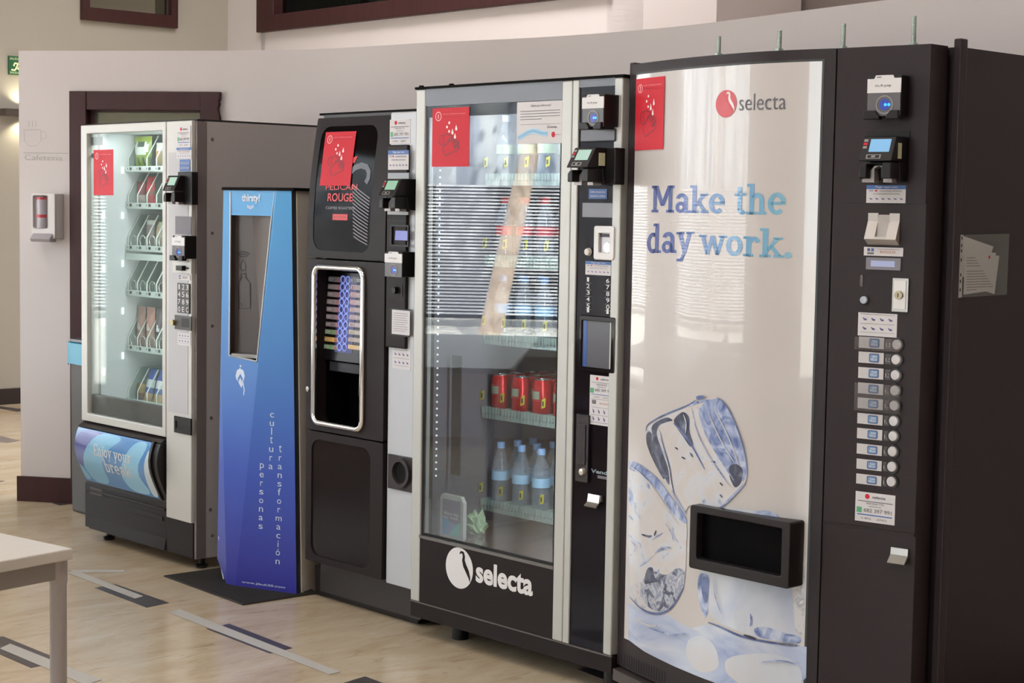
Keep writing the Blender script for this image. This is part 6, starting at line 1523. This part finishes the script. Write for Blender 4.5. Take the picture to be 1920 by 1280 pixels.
onto(MB().prism_x([(-.003, z1), (-.012, z1), (-.014, z1 - .018), (-.034, z0 + .004), (-.030, z0), (-.010, z1 - .024), (-.003, z1 - .024)], x0, x1).build('latch', m_steel, TE))
# the plastic pocket of papers on its side
t = put(thing('document_pocket', 'clear plastic pocket of papers taped to the side of the black machine', 'document pocket'), E)
XS = UC
S = lambda px, py: E.side(px, py, XS)
m_pocket = glass('pocket_plastic', 'fbfcfb', 1.4, 0.12, haze=.07, hazecol='b9c6be')
def sheet(pts, off, m, name, extra=None):
    g = MB(); q = [S(*p) for p in pts]; n = len(q)
    g.add([(XS + off, y, z) for y, z in q] + [(XS + off + .0006, y, z) for y, z in q], [tuple(range(n - 1, -1, -1)), tuple(range(n, 2 * n))] + [(i, (i + 1) % n, n + (i + 1) % n, n + i) for i in range(n)], 0)
    if extra: extra(g)
    return g.build(name, m, t)
sheet([(1796, 442), (1802, 441), (1862, 462), (1858, 474), (1800, 500)], .0008, [m_paper], 'paper_slip')
sheet([(1801, 466), (1866, 474), (1862, 500), (1801, 520)], .0022, [m_paper], 'paper_slip')
def lines(g):
    for k in range(13):
        if k in (4,): continue
        a = S(1809, 484 + 5 * k); c = S(1826 + (k * 37 % 34), 485 + 5 * k)
        g.add([(XS + .0048, a[0], a[1]), (XS + .0048, c[0], a[1]), (XS + .0048, c[0], a[1] + .0016), (XS + .0048, a[0], a[1] + .0016)], [(0, 1, 2, 3)], 1)
    a = S(1852, 482); g.add([(XS + .0049, a[0] + y, a[1] + z) for y, z in ellipse(0, 0, .005, .005, 12)], [tuple(range(12))], 2)
sheet([(1806, 479), (1871, 479), (1862, 551), (1846, 546), (1804, 552)], .0038, [m_paper, m_gtext, m_red], 'printed_letter', lines)
sheet([(1795, 440), (1889, 438), (1884, 552), (1792.5, 558)], .0054, [m_pocket], 'pocket')
def holes(g):
    for py in (446, 460, 470, 487, 515, 527, 543):
        a = S(1799 - (py - 446) * .035, py); g.add([(XS + .0076, a[0] + y, a[1] + z) for y, z in ellipse(0, 0, .003, .005, 8)], [tuple(range(8))], 1)
sheet([(1795, 440), (1802, 440), (1799, 557), (1792.5, 558)], .0064, [mat('pocket_edge', 'a9a8a6', 0.3), m_black], 'punched_strip', holes)
notice(E, (1198.5, 149), (1267, 281), 'red hand washing notice stuck on the bowed ice cube panel', y=0.0, cuts={'x': BX}, warp=lambda v: (v.x, bow(v.x) - .0045 + v.y, v.z))
# ================================================================== LOOSE THINGS ON THE FLOOR
# the bin behind the snack machine
Q = on_z(134, 957.5, 0)
FB = Face(Q, yaw=YAW)
t = put(thing('litter_bin', 'tall dark grey litter bin with a teal bag beside the snack machine', 'bin'), FB)
x0, zt = FB(126.5, 640); zr = FB(133, 682)[1]
MB().prism([(0.0, 0), (.34, 0), (.35, zt - .02), (-.012, zt - .02)], 0, .34).build('body', mat('bin_grey', '423e3c', 0.5), t, bevel=0.012)
m_bag = mat('teal_bag', '2c8fae', 0.35)
b = MB().ring(rrect(-.026, .366, -.0, .366, .03), rrect(-.012, .352, .014, .352, .02), 0, 1)
bag = MB(); o_, i_ = rrect(-.028, .366, -.014, .366, .03), rrect(-.006, .345, .01, .345, .02)
n = len(o_); R = random.Random(2); vs = []
for k, (x, y) in enumerate(o_): vs.append((x, y, zr + R.uniform(-.008, .008)))
for k, (x, y) in enumerate(o_): vs.append((x * 1.0, y, zt + R.uniform(-.003, .003)))
for k, (x, y) in enumerate(i_): vs.append((x, y, zt + .004))
for k, (x, y) in enumerate(i_): vs.append((x, y, zt - .12))
fs = []
for r in range(3):
    for k in range(n): fs.append((r * n + k, r * n + (k + 1) % n, (r + 1) * n + (k + 1) % n, (r + 1) * n + k))
bag.add(vs, fs); bag.build('bin_bag', m_bag, t, smooth=50)
fr = MB(); fr.prism_z(rrect(-.02, .36, -.006, .36, .03), zt + .004, zt + .014); 
ring = MB(); o2 = rrect(-.02, .36, -.006, .36, .03); i2 = rrect(.03, .31, .044, .31, .02)
vs = [(x, y, z) for z in (zt + .004, zt + .016) for x, y in o2] + [(x, y, z) for z in (zt + .004, zt + .016) for x, y in i2]; n = len(o2); fs = []
for k in range(n):
    j = (k + 1) % n; fs += [(k, j, n + j, n + k), (2 * n + k, 3 * n + k, 3 * n + j, 2 * n + j), (n + k, n + j, 3 * n + j, 3 * n + k), (k, 2 * n + k, 2 * n + j, j)]
ring.add(vs, fs); ring.build('rim', mat('bin_rim', '4a4a52', 0.3), t)

# the rubber mat of the water dispenser
mc = [on_z(*p) for p in ((307, 1081), (455, 1135))]
u = (mc[1] - mc[0]); wd = u.length; FM = Face(mc[0], yaw=math.atan2(u.y, u.x))
q = on_z(592, 1110); dp = (q - FM.O).dot(FM.b)
t = put(thing('floor_mat', 'dark grey ribbed rubber mat under the blue water dispenser', 'mat'), FM)
m_mat = mat('mat_rubber', '35322f', 0.8)
g = MB().box(0, wd, 0, dp, 0.0005, 0.006)
k = 0.01
while k < wd: g.box(k, min(k + .006, wd), 0.004, dp - .004, 0.006, 0.0075); k += .013
g.build('rubber_sheet', m_mat, t)

# the white table
tc_, t1, t2 = on_z(137, 1027.5, 0.74), on_z(0, 1052, 0.74), on_z(0, 982.5, 0.74)
u = (tc_ - t1).normalized(); FT = Face(tc_, yaw=math.atan2(u.y, u.x))
TL_, TD = 1.4, 0.8
t = put(thing('table', 'white topped table with a round grey metal leg', 'table'), FT)
MB().box(-TL_, 0, 0, TD, .74 - .025, .74).build('table_top', noise_col('table_white', [(.4, 'bdb8b0'), (.6, 'c0bbb3')], nscale=8, rough=0.45), t, bevel=0.003)
m_leg = mat('table_leg_grey', 'a09a9b', 0.35, 0.1)
lx = FT(109, 1100, 0.045)[0]; r_ = .0185
ap = MB().box(-TL_ + .08, lx, .033, .055, .74 - .072, .74 - .026).box(-TL_ + .08, lx, TD - .055, TD - .033, .74 - .072, .74 - .026).box(lx - .012, lx + .012, .05, TD - .05, .74 - .072, .74 - .026)
ap.build('apron', mat('table_apron_grey', '8f8786', 0.5), t)
for a, c in ((lx, .045), (lx, TD - .045), (-TL_ - lx, .045), (-TL_ - lx, TD - .045)):
    lg = MB().lathe([(r_, 0.0), (r_, .655), (r_ * 1.1, .66), (r_ * 1.1, .714)], a, c, 20).build('leg', m_leg, t, smooth=40)

# dark strips let into the floor and the white tapes laid over them
def floor_poly(name, label, cat, quad, z0, z1, m, group=None):
    P = [on_z(px, py, 0) for px, py in quad]
    c = sum(P, Vector()) / len(P)
    pts = [(p.x - c.x, p.y - c.y) for p in P]
    if sum(pts[i][0] * pts[(i + 1) % len(pts)][1] - pts[(i + 1) % len(pts)][0] * pts[i][1] for i in range(len(pts))) < 0: pts.reverse()
    o = MB().prism_z(pts, z0, z1).build(name, m); o.location = (c.x, c.y, 0)
    return props(o, label, cat, group)
m_strip = noise_col('dark_floor_strip', [(.4, '40383a'), (.6, '4a4242')], nscale=30, rough=0.35)
m_tape = mat('white_floor_tape', 'b9b4ad', 0.5)
DS = 'dark floor strips'
floor_poly('floor_strip', 'dark strip in the floor nearest the table top corner', 'floor strip', [(178, 1102), (216, 1095), (317, 1130), (275, 1139)], .0003, .0012, m_strip, DS)
floor_poly('floor_strip', 'dark strip in the floor in front of the coffee machine', 'floor strip', [(387, 1179), (429.5, 1169), (548, 1215), (506, 1225)], .0003, .0012, m_strip, DS)
floor_poly('floor_strip', 'dark strip in the floor under the table beside its leg', 'floor strip', [(-55, 1203), (6, 1193), (118, 1239), (58, 1252)], .0003, .0012, m_strip, DS)
floor_poly('floor_strip', 'dark strip cut off by the bottom edge below the coffee machine', 'floor strip', [(645, 1280), (685, 1268), (790, 1308), (745, 1320)], .0003, .0012, m_strip, DS)
floor_poly('floor_strip', 'dark strip at the foot of the black corridor baseboard', 'floor strip', [(-40, 756), (2, 762), (52, 768), (34, 772), (-10, 764)], .0003, .0012, m_strip, DS)
floor_poly('floor_strip', 'greyish strip in the corridor floor, second from the baseboard', 'floor strip', [(-60, 812), (0, 817), (38, 826), (12, 830), (-70, 820)], .0003, .0012, mat('grey_floor_strip', '7a6d6a', 0.4), DS)
floor_poly('floor_strip', 'tiny tip of a dark strip in the corridor floor', 'floor strip', [(-60, 895), (8, 902), (-20, 906)], .0003, .0012, m_strip, DS)
floor_poly('floor_strip', 'dark strip against the brown baseboard below the soap dispenser', 'floor strip', [(76, 936), (100, 931), (150, 941), (112, 947.5)], .0003, .0012, m_strip, DS)
floor_poly('floor_strip', 'dark strip under the front of the glass fronted drinks machine', 'floor strip', [(1083, 1255), (1122, 1244), (1240, 1285), (1200, 1300)], .0003, .0012, m_strip, DS)
TP = 'white floor tapes'
floor_poly('floor_tape', 'white tape line crossing the strip nearest the table corner', 'tape', [(126, 1074), (143, 1070), (269, 1118), (253, 1122.5)], .0014, .0018, m_tape, TP)
floor_poly('floor_tape', 'short thin white tape running towards the blue water dispenser', 'tape', [(131, 1068), (233, 1068.5), (233, 1073), (136, 1074)], .0009, .0013, m_tape, TP)
floor_poly('floor_tape', 'long white tape line in front of the coffee machine', 'tape', [(317, 1149), (336.5, 1142), (638, 1260), (617.6, 1265)], .0014, .0018, m_tape, TP)
floor_poly('floor_tape', 'white tape line passing behind the table leg', 'tape', [(0, 1216), (19, 1207), (190, 1275), (160, 1284)], .0014, .0018, m_tape, TP)

# the cafeteria table and chairs across the aisle, seen mirrored in the machine fronts
t = thing('table', 'long white cafeteria table mirrored in the drinks machine glass', 'table', (-3.55, 6.72, 0))
MB().box(-1.05, 1.05, -1.0, 0.9, .712, .74).build('table_top', MATS['table_white'], t, bevel=0.003)
MB().box(-.95, .95, -.92, -.89, .66, .712).box(-.95, .95, .79, .82, .66, .712).build('apron', MATS['table_apron_grey'], t)
for x in (-.95, .95):
    for y in (-.9, .8): MB().lathe([(.022, 0), (.022, .66), (.024, .665), (.024, .712)], x, y, 16).build('leg', m_leg, t, smooth=40)
m_chair = mat('chair_plum', '2e2430', 0.45)
def make_chair(label, x, y, rz):
    t = thing('chair', label, 'chair', (x, y, 0), rz, 'dark cafeteria chairs')
    MB().prism_z(rrect(-.21, .21, -.20, .20, .05), .44, .465).build('seat', m_chair, t, bevel=0.006)
    MB().prism([(-.2, .58), (.2, .58), (.19, .84), (-.19, .84)], .20, .215).build('backrest', m_chair, t, bevel=0.006)
    for sx in (-1, 1):
        MB().tube([(sx * .19, -.18, 0), (sx * .18, -.16, .44)], .011, 10).build('leg', m_leg, t, smooth=60)
        MB().tube([(sx * .19, .22, 0), (sx * .18, .19, .44), (sx * .18, .21, .84)], .011, 10).build('leg', m_leg, t, smooth=60)
    return t
ch = make_chair('dark chair drawn up to the end of the mirrored cafeteria table', -3.6, 5.3, math.radians(178))
